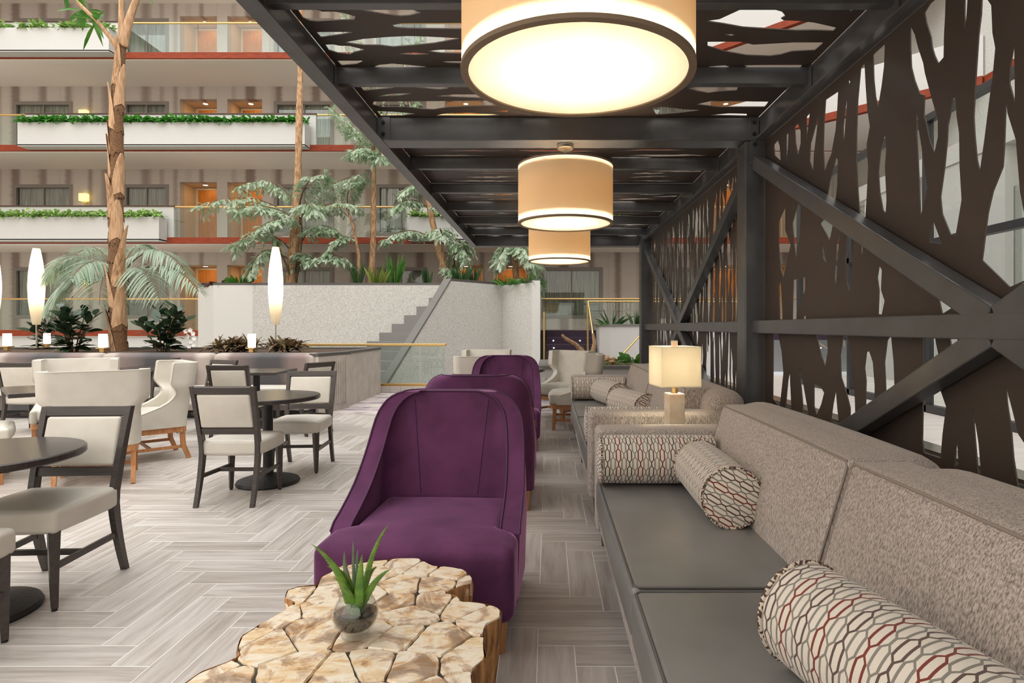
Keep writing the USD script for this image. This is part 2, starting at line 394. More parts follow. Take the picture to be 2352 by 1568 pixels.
# ---- room shell
single('wall_left', box(-21.2, -21, -7, 20.3, -0.05, 16.6), M['soffit'], kind='structure')
single('wall_rear', box(-21.2, 9.7, -7.2, -7, -0.05, 16.6), M['soffit'], kind='structure')
single('ceiling', cat([box(-21.2, 9.7, -7.2, -6.2, 16.2, 16.6), box(-21.2, 9.7, 16.2, 21, 16.2, 16.6), box(-21.2, -20.6, -6.2, 16.2, 16.2, 16.6), box(7.7, 9.7, -6.2, 16.2, 16.2, 16.6)]), M['white'], kind='structure')
wr = thing('wall_right', 'white atrium wall with mahogany bands to the right', kind='structure')
part('plaster', box(9.5, 9.7, -7, 21, -0.05, 16.6), M['stucco'], wr)
for z in (3.82, 6.58, 9.34, 12.1): part('band', box(9.44, 9.5, -7, 13.2, z, z + 0.19), M['red_wood'], wr)

# ---- the back facade: open corridors on four levels
FZ = [1.25 + 2.76 * k for k in range(5)]
XW = lambda px, D=20.0: (px - CX) / F * D
WINDOWS = [(-580, -450), (-325, -228), (34, 163), (287, 384), (633, 763), (868, 975), (1245, 1381), (1490, 1590)]
DOORS = [(-197, -112), (-88, -8), (413, 498), (522, 602), (1023, 1109), (1132, 1212), (1633, 1718), (1742, 1822)]
holes = []
for fz in FZ[:4]:
    holes += [sbox(XW(a), fz + 0.42, XW(b), fz + 2.02) for a, b in WINDOWS] + [sbox(XW(a), fz, XW(b), fz + 2.15) for a, b in DOORS]
wall = sbox(-21, 1.0, 9.5, 12.4)
for h_ in holes: wall = wall.difference(h_)
def upright(poly, y, t):                              # a drawing in x and z, t thick, its front at y
    m = ext(poly, t); v = m.vertices.copy(); m.vertices = np.stack([v[:, 0], y + t - v[:, 2], v[:, 1]], 1); return m
single('wall_back', upright(wall, 20.0, 0.25), M['paper'], 'taupe wallpaper with ragged brown bands along the corridors', kind='structure')
single('wall_plinth', box(-21, 9.5, 18.0, 18.2, 0, 1.06), M['white'], 'white wall below the lowest corridor', kind='structure')
for k, fz in enumerate(FZ):
    s = thing('corridor_slab', 'corridor floor with a %s' % ['mahogany edge on the lowest level', 'mahogany edge on the second level', 'mahogany edge on the third level', 'mahogany edge on the fourth level', 'mahogany edge at the top'][k], kind='structure')
    part('soffit', cat([rb(-21, 9.5, 17.98, 18.3, fz - 0.205, fz - 0.004, 0.02), box(-21, 9.5, 18.2, 20.0, fz - 0.19, fz - 0.004)]), M['soffit'], s)
    part('edge_board', rb(-21, 9.5, 17.92, 17.985, fz - 0.185, fz, 0.004), M['red_wood'], s)
# windows
ORD = ['leftmost, first', 'second', 'third', 'fourth', 'fifth', 'sixth', 'seventh', 'eighth']
LVL = ['lowest', 'second', 'third', 'topmost']
def make_window(n, w, h):
    t = thing('window_%d' % n, None, None, kind='structure')
    f = sbox(-w / 2 - .05, -.05, w / 2 + .05, h + .05).difference(sbox(-w / 2 + .06, .06, w / 2 - .06, h - .06))
    part('frame', cat([upright(f, -0.02, 0.10)]), M['frame'], t)
    part('mullion', box(-0.02, 0.02, 0.02, 0.08, 0.05, h - 0.05), M['frame'], t)
    part('pane', box(-w / 2 + .05, w / 2 - .05, 0.045, 0.05, .05, h - .05), M['window'], t)
    x = np.linspace(-w / 2 + .02, w / 2 - .02, 70); y = 0.17 + 0.022 * np.sin(x * 55) + 0.012 * np.sin(x * 23 + 1)
    a = np.stack([x, y, np.full_like(x, 0.0)], 1); b = a + (0, 0, h)
    part('curtain', strip(a, b), M['curtain'], t, smooth=True)
    part('backing', box(-w / 2 - .05, w / 2 + .05, 0.24, 0.26, -.02, h + .02), M['frame'], t)
    return t
protos, wn = {}, 0
for k, fz in enumerate(FZ[:4]):
    for j, (a, b) in enumerate(WINDOWS):
        wn += 1; w = XW(b) - XW(a); loc = (XW((a + b) / 2), 20.0, fz + 0.42)
        if j not in protos:
            protos[j] = make_window(wn, w, 1.6); UsdGeom.XformOp(protos[j].GetAttribute('xformOp:translate')).Set(Gf.Vec3d(*loc)); t = protos[j]
        else:
            t = thing('window_%d' % wn, None, None, loc, kind='structure'); t.GetReferences().AddInternalReference(protos[j].GetPath()); t.SetInstanceable(True)
        t.SetCustomDataByKey('label', 'curtained window in the corridor wall, %s level, %s from the left' % (LVL[k], ORD[j]))
# doors in lit alcoves
def make_door(n, w):
    t = thing('door_%d' % n, None, None, kind='structure')
    part('alcove', cat([box(-w / 2 - .1, -w / 2, 0.251, 0.86, 0, 2.25), box(w / 2, w / 2 + .1, 0.251, 0.86, 0, 2.25), box(-w / 2, w / 2, 0.251, 0.86, 2.15, 2.25), box(-w / 2 - .1, w / 2 + .1, 0.86, 0.9, 0, 2.25), box(-w / 2, w / 2, 0.0, 0.86, -.02, 0)]), M['alcove'], t)
    f = sbox(-0.53, 0, 0.53, 2.12).difference(sbox(-0.47, -.1, 0.47, 2.06))
    part('door_frame', upright(f, 0.80, 0.06), M['alcove'], t)
    part('door_leaf', rb(-0.465, 0.465, 0.80, 0.845, 0.008, 2.055, 0.003), M['door'], t)
    part('handle', cat([rb(-0.42, -0.36, 0.785, 0.80, 0.95, 1.2, 0.006), cyl((-0.39, 0.79, 1.02), (-0.39, 0.73, 1.02), 0.012, 8), cyl((-0.39, 0.735, 1.02), (-0.28, 0.735, 1.02), 0.01, 8)]), M['nickel'], t)
    return t
dn, dproto = 0, {}
downl = None
for k, fz in enumerate(FZ[:4]):
    for j, (a, b) in enumerate(DOORS):
        dn += 1; loc = (XW((a + b) / 2), 20.0, fz)
        q = j % 2
        if q not in dproto:
            dproto[q] = t = make_door(dn, XW(b) - XW(a)); UsdGeom.XformOp(t.GetAttribute('xformOp:translate')).Set(Gf.Vec3d(*loc))
        else:
            t = thing('door_%d' % dn, None, None, loc, kind='structure'); t.GetReferences().AddInternalReference(dproto[q].GetPath()); t.SetInstanceable(True)
        t.SetCustomDataByKey('label', 'oak guest room door in a lit alcove, %s level, %s from the left' % (LVL[k], ORD[j]))
        lb = 'small round downlight in the door alcove, %s level, %s from the left' % (LVL[k], ORD[j])
        at_ = (loc[0], 20.42, fz + 2.142)
        if downl is None:
            downl = thing('downlight', lb, 'ceiling light', at_, group='downlights over the guest room doors')
            part('trim_ring', lathe([(0.095, 0.008), (0.1, 0.0), (0.085, -0.004), (0.075, 0.0), (0.075, 0.008)], 20), M['white'], downl)
            part('lens', lathe([(0.0, -0.006), (0.05, -0.005), (0.076, 0.0), (0.076, 0.006), (0.0, 0.006)], 20), M['downlight'], downl)
        else: dup(downl, at_, 0, lb)
# wall sconces
sc = None
for k, fz in enumerate(FZ[:4]):
    for j, px in enumerate((-415, 195)):
        loc = (XW(px, 19.95), 20.0, fz + 1.50)
        lb = 'small glowing wall sconce between corridor windows, %s level, %s from the left' % (LVL[k], ORD[j])
        if sc is None:
            sc = thing('wall_sconce', lb, 'wall lamp', loc, group='corridor wall sconces')
            part('back_plate', rb(-0.05, 0.05, -0.02, 0.0, -0.1, 0.05, 0.004), M['brass'], sc)
            part('arm', cyl((0, -0.01, -0.05), (0, -0.08, -0.05), 0.012, 8), M['brass'], sc)
            sh = sbox(-0.125, -0.16, 0.125, -0.03)
            part('lamp_shade', ext(sh.difference(sh.buffer(-0.005)), 0.24), M['sconce'], sc)
        else: dup(sc, loc, 0, lb)
# balcony planters and glass balustrades, level by level
M['ivy'] = leafy('planter_leaf', (52, 128, 42), (124, 190, 84), 0.35, 0.3, 9.0)
M['ivy_pale'] = leafy('pale_planter_leaf', (130, 172, 84), (200, 220, 146), 0.4, 0.3, 9.0)
PLANT = {3: [(-365, 250)], 2: [(40, 700)], 1: [(-365, 365), (938, 1480)], 0: []}
WHICH = {(3, 0): 'long white balcony planter of pale trailing plants on the fourth level', (2, 0): 'long white balcony planter of dark glossy plants on the third level',
         (1, 0): 'long white balcony planter of pale green plants on the second level, at left', (1, 1): 'white balcony planter on the second level behind the trees'}
def glass_run(xa, xb, fz, y, label, name='glass_balustrade', h=0.92, rail=0.028):
    t = thing(name, label, 'railing', (0, 0, 0), group=None)
    n = max(1, int(round((xb - xa) / 2.1))); w = (xb - xa) / n
    for i in range(n): part('glass_pane', rb(xa + i * w + .008, xa + (i + 1) * w - .008, y - .006, y + .006, fz + .004, fz + h - .01, 0.003), M['glass'], t)
    part('handrail', rb(xa, xb, y - rail, y + rail, fz + h - 0.02, fz + h + 0.035, 0.02), M['brass'], t)
    return t
rg = np.random.default_rng(3)
LV = ['lowest', 'second', 'third', 'fourth']
for k in range(4):
    fz = FZ[k]; xs = [-21.0]
    for j, (a, b) in enumerate(PLANT[k]):
        xa, xb = XW(a, 17.55), XW(b, 17.55); pa, pb = xa - 0.15, xb + 0.15
        t = thing('balcony_planter', WHICH[(k, j)], 'planter')
        trough = sbox(xa, 17.55, xb, 17.92)
        part('box', cat([ext(trough.difference(sbox(xa + .05, 17.60, xb - .05, 17.9)), 0.68).apply_translation((0, 0, fz - 0.13)), box(xa, xb, 17.55, 17.92, fz - 0.15, fz - 0.10)]), M['white'], t)
        part('parapet', box(pa, pb, 18.0, 18.12, fz, fz + 0.93), M['white'], t)
        part('coping', rb(pa - .02, pb + .02, 17.97, 18.15, fz + 0.93, fz + 0.965, 0.006), M['cap_wood'], t)
        part('soil', box(xa + .05, xb - .05, 17.6, 17.9, fz + 0.3, fz + 0.50), M['soil'], t)
        mb = MB(); dens = 430 if k == 2 else 300
        for i in range(int((xb - xa) * dens)):
            x = rg.uniform(xa + .06, xb - .06)
            if k == 3 and math.sin(x * 5.3) + 0.6 * math.sin(x * 11) < -0.15: continue
            base = np.array([x, rg.uniform(17.56, 17.86), fz + 0.55])
            d = unit((rg.normal() * 0.8, rg.normal() * 0.8 - 0.35, rg.uniform(0.25, 1.1)))
            b2 = base + d * rg.uniform(0.0, 0.17)
            leaf(mb, b2, d, (0, 0, 1) if abs(d[2]) < .95 else (0, 1, 0), rg.uniform(0.12, 0.20), rg.uniform(0.07, 0.11), rg.uniform(0.2, 0.9), n=3)
        single('planter_foliage', mb.mesh(), M['ivy'] if k == 2 else M['ivy_pale'], {3: 'pale trailing plants in the fourth level balcony planter', 2: 'dark green glossy plants in the third level balcony planter', 1: ['pale green plants in the second level balcony planter, at left', 'pale green plants in the second level planter behind the trees'][j]}[k], 'plants', kind='stuff', smooth=True)
        xs += [pa, pb]
    xs.append(9.4 if k < 2 else 4.65)
    for i in range(0, len(xs), 2):
        if xs[i + 1] - xs[i] > 0.3:
            glass_run(xs[i], xs[i + 1], fz, 18.04, 'clear glass balustrade with brass handrail on the %s level%s' % (LV[k], '' if len(xs) == 2 else (', left of the planter' if i == 0 else (', right of the planter' if i == len(xs) - 2 else ', between the two planters'))))
# the balconies that turn the corner at 45 degrees, upper right
for k in (2, 3):
    fz = FZ[k]; p, q = np.array([4.6, 18.0]), np.array([9.5, 13.1])
    t = thing('corner_balcony', 'white angled corner balcony with mahogany edge on the %s level' % LV[k], kind='structure')
    part('parapet', beam((*p, fz + .46), (*q, fz + .46), 0.14, 0.92), M['white'], t)
    part('edge_board', beam((*(p + (-.06, -.06)), fz - .095), (*(q + (-.06, -.06)), fz - .095), 0.16, 0.19), M['red_wood'], t)
    part('soffit', ext(Polygon([p, q, (9.5, 18.0)]), 0.15).apply_translation((0, 0, fz - .18)), M['soffit'], t)

# ---- the raised garden: retaining walls, caps, stairs
def vwall(p, q, z0, z1, t, side=1):                   # an upright wall from p to q, t thick to its left (side 1) or right
    p, q = np.array(p, float), np.array(q, float); d = unit(q - p); n = np.array([-d[1], d[0]]) * side * t
    return ext(Polygon([p, q, q + n, p + n]).buffer(0), z1 - z0).apply_translation((0, 0, z0))
ZT = 2.40
pA, pB, pC, pD = (-9.44, 16.2), (-8.526, 15.3), (-7.528, 15.3), (-1.95, 15.3)
Q1, Q2, Q3, Q4 = np.array((-2.256, 13.9)), np.array((-1.153, 15.3)), (-0.386, 14.4), (-0.19, 14.4)
u2 = unit(Q2 - Q1); n2 = np.array([-u2[1], u2[0]])     # n2 points to the left of the slope: up the stairs' side
rw = thing('retaining_wall', 'textured off-white wall holding up the planted terrace', kind='structure')
part('smooth_panel', vwall(pA, pB, 0, ZT, .2), M['white_panel'], rw)
part('smooth_panel', vwall(pB, pC, 0, ZT, .2), M['white_panel'], rw)
part('textured_panel', vwall(pC, pD, 0, ZT, .2), M['stucco'], rw)
part('coping', cat([vwall(pA, pB, ZT, ZT + .06, .26), vwall(pB, pD, ZT, ZT + .06, .26)]), M['dark_cap'], rw)
part('left_end', vwall((-9.44, 17.9), pA, 0, ZT, .2), M['white_panel'], rw)
def slope_mesh(poly, off, t):                         # a drawing in (run down the slope, z), t thick
    m = ext(poly, t); v = m.vertices.copy()
    xy = Q1 - np.outer(v[:, 0], u2) + np.outer(off + v[:, 2], n2)
    m.vertices = np.column_stack([xy, v[:, 1]]); return m
part('sloped_wall', slope_mesh(Polygon([(1.865, 0), (0, ZT), (-1.783, ZT), (-1.783, 0)]), 0, .22), M['stucco'], rw)
part('sloped_coping', slope_mesh(Polygon([(1.93, 0), (1.865, 0), (0, ZT), (0, ZT + .06), (-.02, ZT + .06)]), -.015, .25), M['grey_cap'], rw)
part('textured_panel', vwall(Q2, Q3, 0, ZT, .2), M['stucco'], rw)
part('smooth_panel', vwall(Q3, Q4, 0, ZT + .05, .2), M['white_panel'], rw)
part('right_end', vwall((-0.195, 14.61), (-0.195, 17.9), 0, ZT, .19), M['white_panel'], rw)
part('coping', cat([vwall(Q1, Q2, ZT, ZT + .06, .24), vwall(Q2, Q3, ZT, ZT + .06, .24), vwall(Q3, (-.17, 14.4), ZT + .05, ZT + .09, .24)]), M['dark_cap'], rw)
single('terrace_soil', ext(Polygon([(-9.2, 17.88), (-9.2, 16.42), (-8.42, 15.56), (-2.0, 15.56), (-2.05, 14.45), (-1.15, 15.56), (-.45, 14.7), (-.41, 17.88)]), 0.2).apply_translation((0, 0, 2.12)), M['soil'], 'dark planting soil on the raised terrace', 'soil')
st = thing('staircase', 'grey carpeted stairs climbing behind the glass railing', 'stairs')
Li = lambda k: np.array([(985 - 28.4 * (8 - k) - CX) / F * 15.3, 15.29])
r_ = np.array([u2[1], -u2[0]])
Q1i = Q1 + n2 * .225
for k in range(-1, 9):
    z = H - (684 + 19.9 * (8 - k) - 751) / F * 15.3
    a, b = Li(k), Li(k + 1); ra, rb_ = a + r_ * ((Q1i - a) @ r_), b + r_ * ((Q1i - b) @ r_)
    part('step', ext(Polygon([a, ra, rb_, b]), z).apply_translation((0, 0, 0)), M['stair'], st)
g = thing('stair_railing', 'low glass railing with brass rails on a wood-look curb before the stairs', 'railing')
ya = 12.26
part('curb', rb(-5.35, -2.05, ya - .06, ya + .06, 0, .13, .004), M['tile'], g)
for i in range(14): part('curb_plank', rb(-5.34 + i * .2355, -5.34 + (i + 1) * .2355 - .004, ya - .075, ya - .06, 0.004, .128, .002), M['maple'] if False else M['carpet'] if False else M['tile'], g)
part('bottom_rail', rb(-5.35, -2.05, ya - .05, ya + .05, .13, .185, .004), M['brass'], g)
for a, b in ((-5.33, -4.30), (-4.28, -2.62), (-2.60, -2.10)): part('glass_pane', rb(a, b, ya - .006, ya + .006, .185, .96, .003), M['glass'], g)
part('handrail', rb(-5.35, -2.08, ya - .03, ya + .03, .945, 1.0, .012), M['brass'], g)

# ---- planted bed and plum stairs to the right of the terrace
pb_ = thing('low_planter', 'long low white planter bed with grey coping behind the sofas', 'planter')
part('wall', ext(sbox(-.15, 10.8, 2.43, 12.9).difference(sbox(0, 10.95, 2.33, 12.8)), .58), M['white'], pb_)
part('coping', ext(sbox(-.18, 10.77, 2.43, 12.93).difference(sbox(.03, 10.99, 2.3, 12.77)), .055).apply_translation((0, 0, .58)), M['grey_cap'], pb_)
part('rib_panel', cat([rb(-.1 + i * .09, -.1 + i * .09 + .06, 10.77, 10.8, .05, .42, .01) for i in range(28)]), M['white'], pb_)
part('mulch', ext(sbox(0, 10.95, 2.33, 12.8), .1).apply_translation((0, 0, .5)), M['mulch'], pb_)
ps = thing('carpeted_steps', 'dark plum carpeted steps with tiny step lights', 'stairs')
for j in range(7):
    part('step', rb(-.05, 1.12, 15.3 - .3 * j, 15.62 - .3 * j, 0, 1.25 - .17 * j, .012), M['plum_carpet'], ps)
for j, px in ((1, 1271), (1, 1332), (2, 1272), (2, 1333)):
    y = 15.3 - .3 * j; x = (px - CX) / F * y
    part('step_light', lathe([(0, 0), (.016, 0), (.016, .01), (0, .01)], 12).apply_transform(trimesh.transformations.rotation_matrix(math.pi / 2, (1, 0, 0))).apply_translation((x, y, 1.25 - .17 * j - .085)), M['led'], ps)
single('landing', box(-.19, 9.4, 15.6, 18.0, 1.0, 1.245), M['plum_carpet'], 'dark landing at the head of the plum steps', kind='structure')
tp = thing('angled_planter', 'white angled planter of grasses beside the plum steps', 'planter')
pl = Polygon([(1.22, 14.3), (1.45, 14.0), (2.35, 14.0), (2.6, 14.25), (5.2, 14.25), (5.2, 15.3), (1.22, 15.3)])
part('wall', ext(pl.difference(pl.buffer(-.08)), 1.36), M['white'], tp)
part('coping', ext(pl.buffer(.03).difference(pl.buffer(-.12)), .045).apply_translation((0, 0, 1.36)), M['grey_cap'], tp)
part('mulch', ext(pl.buffer(-.08), .1).apply_translation((0, 0, 1.2)), M['mulch'], tp)
br = thing('brass_stair_rail', 'brass handrail with a sloping run beside the plum steps', 'railing')
part('top_rail', tube([(.92, 14.0, 1.93), (2.4, 14.0, 1.93), (5.0, 14.0, 1.93)], .022, 10), M['brass'], br)
part('post', tube([(.92, 14.0, 1.93), (.92, 14.0, 1.0), (.92, 14.0, 0.6)], .02, 10), M['brass'], br)
part('sloping_rail', tube([(.93, 14.0, 1.93), (.98, 13.3, 1.25), (1.0, 13.1, 0.9)], .02, 10), M['brass'], br)
part('lower_rail', tube([(2.0, 12.8, 1.2), (1.55, 12.4, .78), (1.5, 12.35, .6)], .022, 10), M['brass'], br)
single('brass_post', tube([(-.09, 13.55, 0.0), (-.09, 13.55, .9), (-.09, 13.55, 1.68)], .022, 10), M['brass'], 'upright brass post at the left of the plum steps', 'post')

# ---- the glazed passage on the right, behind the pergola's screens
single('passage_floor', box(2.57, 9.5, -7, 10.4, .42, .5), M['tile'] if False else noisy('pale_stone', (214, 206, 200), (198, 190, 184), (1, 6, 1), 2.0, rough=.4, coord='world'), 'pale raised floor of the passage behind the screens', kind='structure')
kb = thing('passage_kerb', 'low grey wall with a metal edge along the passage', kind='structure')
part('wall', box(2.45, 2.57, -7, 10.4, 0, .52), M['grey_cap'], kb)
part('edge', rb(2.44, 2.60, -7, 10.4, .52, .55, .004), M['nickel'], kb)
sf = thing('glass_partition', 'tall dark-framed glass partition along the passage', kind='structure')
ys = [-1.6 + 1.5 * i for i in range(8)]
for y in ys: part('mullion', rb(3.69, 3.77, y - .03, y + .03, .5, 3.4, .003), M['dark_metal'], sf)
for z in (.54, 2.15, 3.37): part('transom', rb(3.69, 3.77, ys[0], ys[-1], z - .035, z + .035, .003), M['dark_metal'], sf)
for a, b in zip(ys[:-1], ys[1:]):
    part('pane', box(3.726, 3.734, a + .03, b - .03, .575, 2.115), M['window'], sf)
    part('pane', box(3.726, 3.734, a + .03, b - .03, 2.185, 3.335), M['window'], sf)

pw = thing('passage_wall', 'white plaster piers with dark glazing behind the glass partition', kind='structure')
for i in range(7):
    y = -2.4 + 1.9 * i
    part('pier', box(5.4, 5.6, y, y + 1.25, .5, 3.5), M['white'], pw)
    part('dark_glazing', box(5.5, 5.52, y + 1.25, y + 1.9, .5, 3.0), M['window'], pw)
part('lintel', box(5.38, 5.62, -2.4, 10.9, 3.5, 3.75), M['white'], pw)
# ================================================================ THE PERGOLA: charcoal steel frame, laser-cut roof and side sheets
PG = thing('pergola', 'charcoal steel pergola with laser-cut roof sheets and cross-braced side screens', 'pergola')
ZB, ZR = 2.81, 3.0
XL0, XL1, XR0, XR1 = -1.415, -1.355, 1.672, 1.74
CB = [(-.58, -.37), (4.76, 4.97), (10.95, 11.16)]
part('side_beam', rb(XL0, XL1, -1.2, 11.16, ZB, ZR, .004), M['steel'], PG)
part('side_beam', rb(XR0, XR1, -1.2, 11.16, ZB, ZR, .004), M['steel'], PG)
for x0 in (XL1,):                                       # toe of the channel, under the inner face
    part('beam_flange', rb(x0 - .002, x0 + .045, -1.195, 11.15, ZB - .003, ZB + .009, .003), M['steel'], PG)
part('beam_flange', rb(XR0 - .045, XR0 + .002, -1.195, 11.15, ZB - .003, ZB + .009, .003), M['steel'], PG)
for a, b in CB: part('cross_beam', rb(XL1 + .002, XR0 - .002, a, b, ZB + .0012, ZR - .004, .006), M['steel'], PG)
for y in (0.05, 1.0, 1.94, 2.89, 3.84, 5.90, 6.95, 8.0, 9.05, 10.1):
    part('rafter', rb(XL1 + .002, XR0 - .002, y, y + .06, 2.888, 2.998, .004), M['steel'], PG)
    if y > 2: part('bracket', cat([rb(XL1 + .002, XL1 + .01, y - .04, y + .1, 2.85, 2.995, .002), rb(XR0 - .01, XR0 - .002, y - .04, y + .1, 2.85, 2.995, .002)]), M['steel'], PG)
PX0, PX1 = 1.56, 1.76
POSTS = [(-.58, -.37), (4.76, 4.97), (10.1, 10.3)]
for a, b in POSTS: part('post', rb(PX0, PX1, a, b, 0, ZB - .002, .012), M['steel'], PG)
bolt = lathe([(0, 0), (.016, 0), (.016, .004), (.011, .004), (.011, .012), (.006, .012), (.006, .02), (0, .02)], 10)
by = R(bolt, 90, (1, 0, 0))                             # points to -y
for (a, b) in POSTS[1:]:
    part('cap_plate', rb(PX0 - .004 + .045, PX1 + .004, a - .012, a, 2.62, ZB, .002), M['steel'], PG)
    part('rail_plate', rb(PX0 + .10, PX1 + .004, a - .012, a, 1.265, 1.405, .002), M['steel'], PG)
    for x, z in ((1.635, 2.775), (1.725, 2.775), (1.70, 1.335)): part('bolt', T(by, x, a - .012, z), M['bolt'], PG)
a = CB[1][0]
for x0, x1, xb in ((XL1 + .002, XL1 + .105, XL1 + .05), (XR0 - .08, XR0 - .004, XR0 - .042)):
    part('end_plate', rb(x0, x1, a - .01, a, ZB + .004, ZR - .004, .002), M['steel'], PG)
    for z in (2.86, 2.95): part('bolt', T(by, xb, a - .01, z), M['bolt'], PG)
def xbay(y0, y1):
    xc = 1.66; zc = 1.335; ym = (y0 + y1) / 2
    part('rail', rb(xc - .045, xc + .045, y0 - .01, y1 + .01, zc - .05, zc + .05, .006), M['steel'], PG)
    for s in (1, -1):
        for e, ye in ((0, y0), (1, y1)):
            part('brace', beam((xc, ye + (.0 if e == 0 else 0), zc + s * 1.30), (xc, ym + (-.02 if e == 0 else .02), zc + s * .03), .088, .10, .006), M['steel'], PG)
xbay(4.97, 10.1); xbay(-.37, 4.76)

rs = np.random.default_rng(12)
def slit(cx, cy, L, w, vertical, seed):                 # a ragged spindle
    n = 11; t = np.linspace(0, 1, n); e = np.sin(t * np.pi) ** 0.75
    k = rs.uniform(.75, 1.25, n); k2 = rs.uniform(.7, 1.3, n); wob = np.cumsum(rs.normal(0, .12, n)) * w
    a = np.stack([(t - .5) * L, wob + e * w / 2 * k], 1); b = np.stack([(t - .5) * L, wob - e * w / 2 * k2], 1)[::-1]
    p = np.vstack([a, b[1:-1]])
    if vertical: p = p[:, ::-1]
    return Polygon(p + (cx, cy)).buffer(0)
def pix(pts, s, ox, oy): return [(ox + x / s, oy + y / s) for x, y in pts]
# --- roof sheets: holes drawn as they look from below, on the plane z = 3.0
C5 = dict(s=3.36, ox=550, oy=0); C6 = dict(s=2.614, ox=1500, oy=0); C7 = dict(s=2.412, ox=1600, oy=500)
roof_a = [pix(p, **C5) for p in (
 [(445,55),(480,50),(560,65),(640,90),(730,90),(800,100),(890,125),(880,148),(780,150),(600,160),(540,155),(495,135)],
 [(710,22),(850,25),(1000,28),(1290,60),(1395,95),(1310,115),(1240,120),(1120,105),(950,75),(830,45)],
 [(1460,25),(1700,22),(1600,50),(1520,40)], [(1180,195),(1250,180),(1440,178),(1700,178),(1900,190),(1850,222),(1700,220),(1300,215),(1200,208)],
 [(600,248),(700,246),(865,247),(780,262),(630,282)], [(820,325),(960,300),(1150,285),(1300,278),(1450,282),(1690,295),(1500,330),(1350,345),(1180,358),(1080,345),(960,345),(880,335)],
 [(668,345),(720,342),(770,352),(850,355),(960,382),(880,400),(850,415),(760,405),(695,385)], [(1240,413),(1340,405),(1455,413),(1350,420)],
 [(760,468),(950,468),(900,490),(790,500)], [(990,538),(1080,500),(1180,490),(1300,500),(1500,520),(1650,536)], [(1460,393),(1560,383),(1800,383),(1720,410),(1550,405)], [(1570,473),(1800,473),(1750,486),(1600,480)],
 [(930,655),(1215,655),(1180,675),(1080,685),(960,695)], [(1365,672),(1420,655),(1635,655),(1600,680),(1540,688),(1450,680)], [(1080,740),(1180,722),(1320,720),(1230,735)],
 [(1530,740),(1650,728),(1850,728),(2050,750),(1900,755),(1700,748)], [(1030,805),(1040,782),(1300,782),(1500,780),(1900,775),(2280,805),(2100,812),(1800,815),(1600,825),(1500,842),(1400,838),(1280,822),(1100,822)],
 [(1050,855),(1200,862),(1350,875),(1250,890),(1075,892)], [(1520,890),(1600,872),(1800,870),(2010,885),(1900,892)], [(1960,855),(2070,850),(2065,865)], [(2160,860),(2352,850),(2420,870),(2300,880),(2200,875)])]
roof_a += [pix(p, **C6) for p in (
 [(330,125),(400,115),(520,60),(600,48),(700,50),(770,70),(790,95),(762,110),(780,122),(860,125),(960,135),(1095,165),(1080,182),(960,178),(860,180),(700,170),(540,160),(430,140)],
 [(330,250),(520,250),(600,268),(700,262),(840,255),(1018,255),(970,298),(830,305),(760,325),(700,333),(560,328),(430,305),(370,285),(330,275)],
 [(255,418),(330,400),(430,392),(490,410),(480,418)], [(550,392),(700,390),(890,390),(880,405),(700,415),(600,412)], [(435,205),(485,208),(470,212)], [(280,30),(350,18),(330,40),(285,52)], [(1130,18),(1235,18),(1190,62),(1160,40)],
 [(215,530),(300,510),(510,507),(500,540),(400,545),(330,555),(270,545)], [(265,625),(350,605),(690,610),(670,640),(400,640)], [(0,650),(60,640),(180,655),(275,660),(150,675),(20,685)], [(350,690),(450,680),(560,682),(560,694)], [(620,508),(690,506),(640,512)])]
def roof_pt(p):
    D = (ZR - H) * F / (CY - p[1]); return ((p[0] - CX) / F * D, D)
roof_holes = [Polygon([roof_pt(q) for q in p]).buffer(.004) for p in roof_a]
def sheet_between(y0, y1, holes, name='roof_panel'):
    s = sbox(XL1 + .004, y0, XR0 - .004, y1); inner = s.buffer(-.03)
    for h_ in holes:
        if h_.intersects(inner): s = s.difference(h_.intersection(inner))
    s = s.simplify(.002)
    if s.geom_type == 'MultiPolygon': s = max(s.geoms, key=lambda g: g.area)
    part(name, ext(s, .006).apply_translation((0, 0, ZR - .002)), M['bronze'], PG)
def random_roof(y0, y1, n):
    out = []
    for i in range(n):
        y = y0 + (y1 - y0) * (i + .5) / n + rs.normal(0, .012)
        x = XL1 + rs.uniform(0.05, .5)
        while x < XR0 - .2:
            L = rs.uniform(.3, .85); out.append(slit(x + L / 2, y, L, rs.uniform(.03, .085), False, 0)); x += L + rs.uniform(.08, .5)
    return out
sheet_between(-1.1, 2.36, random_roof(-1.0, 2.3, 22)); sheet_between(2.37, 4.96, roof_holes)
for a_, b_ in ((4.98, 6.95), (6.96, 9.05), (9.06, 11.1)): sheet_between(a_, b_, random_roof(a_ + .04, b_ - .04, 13))
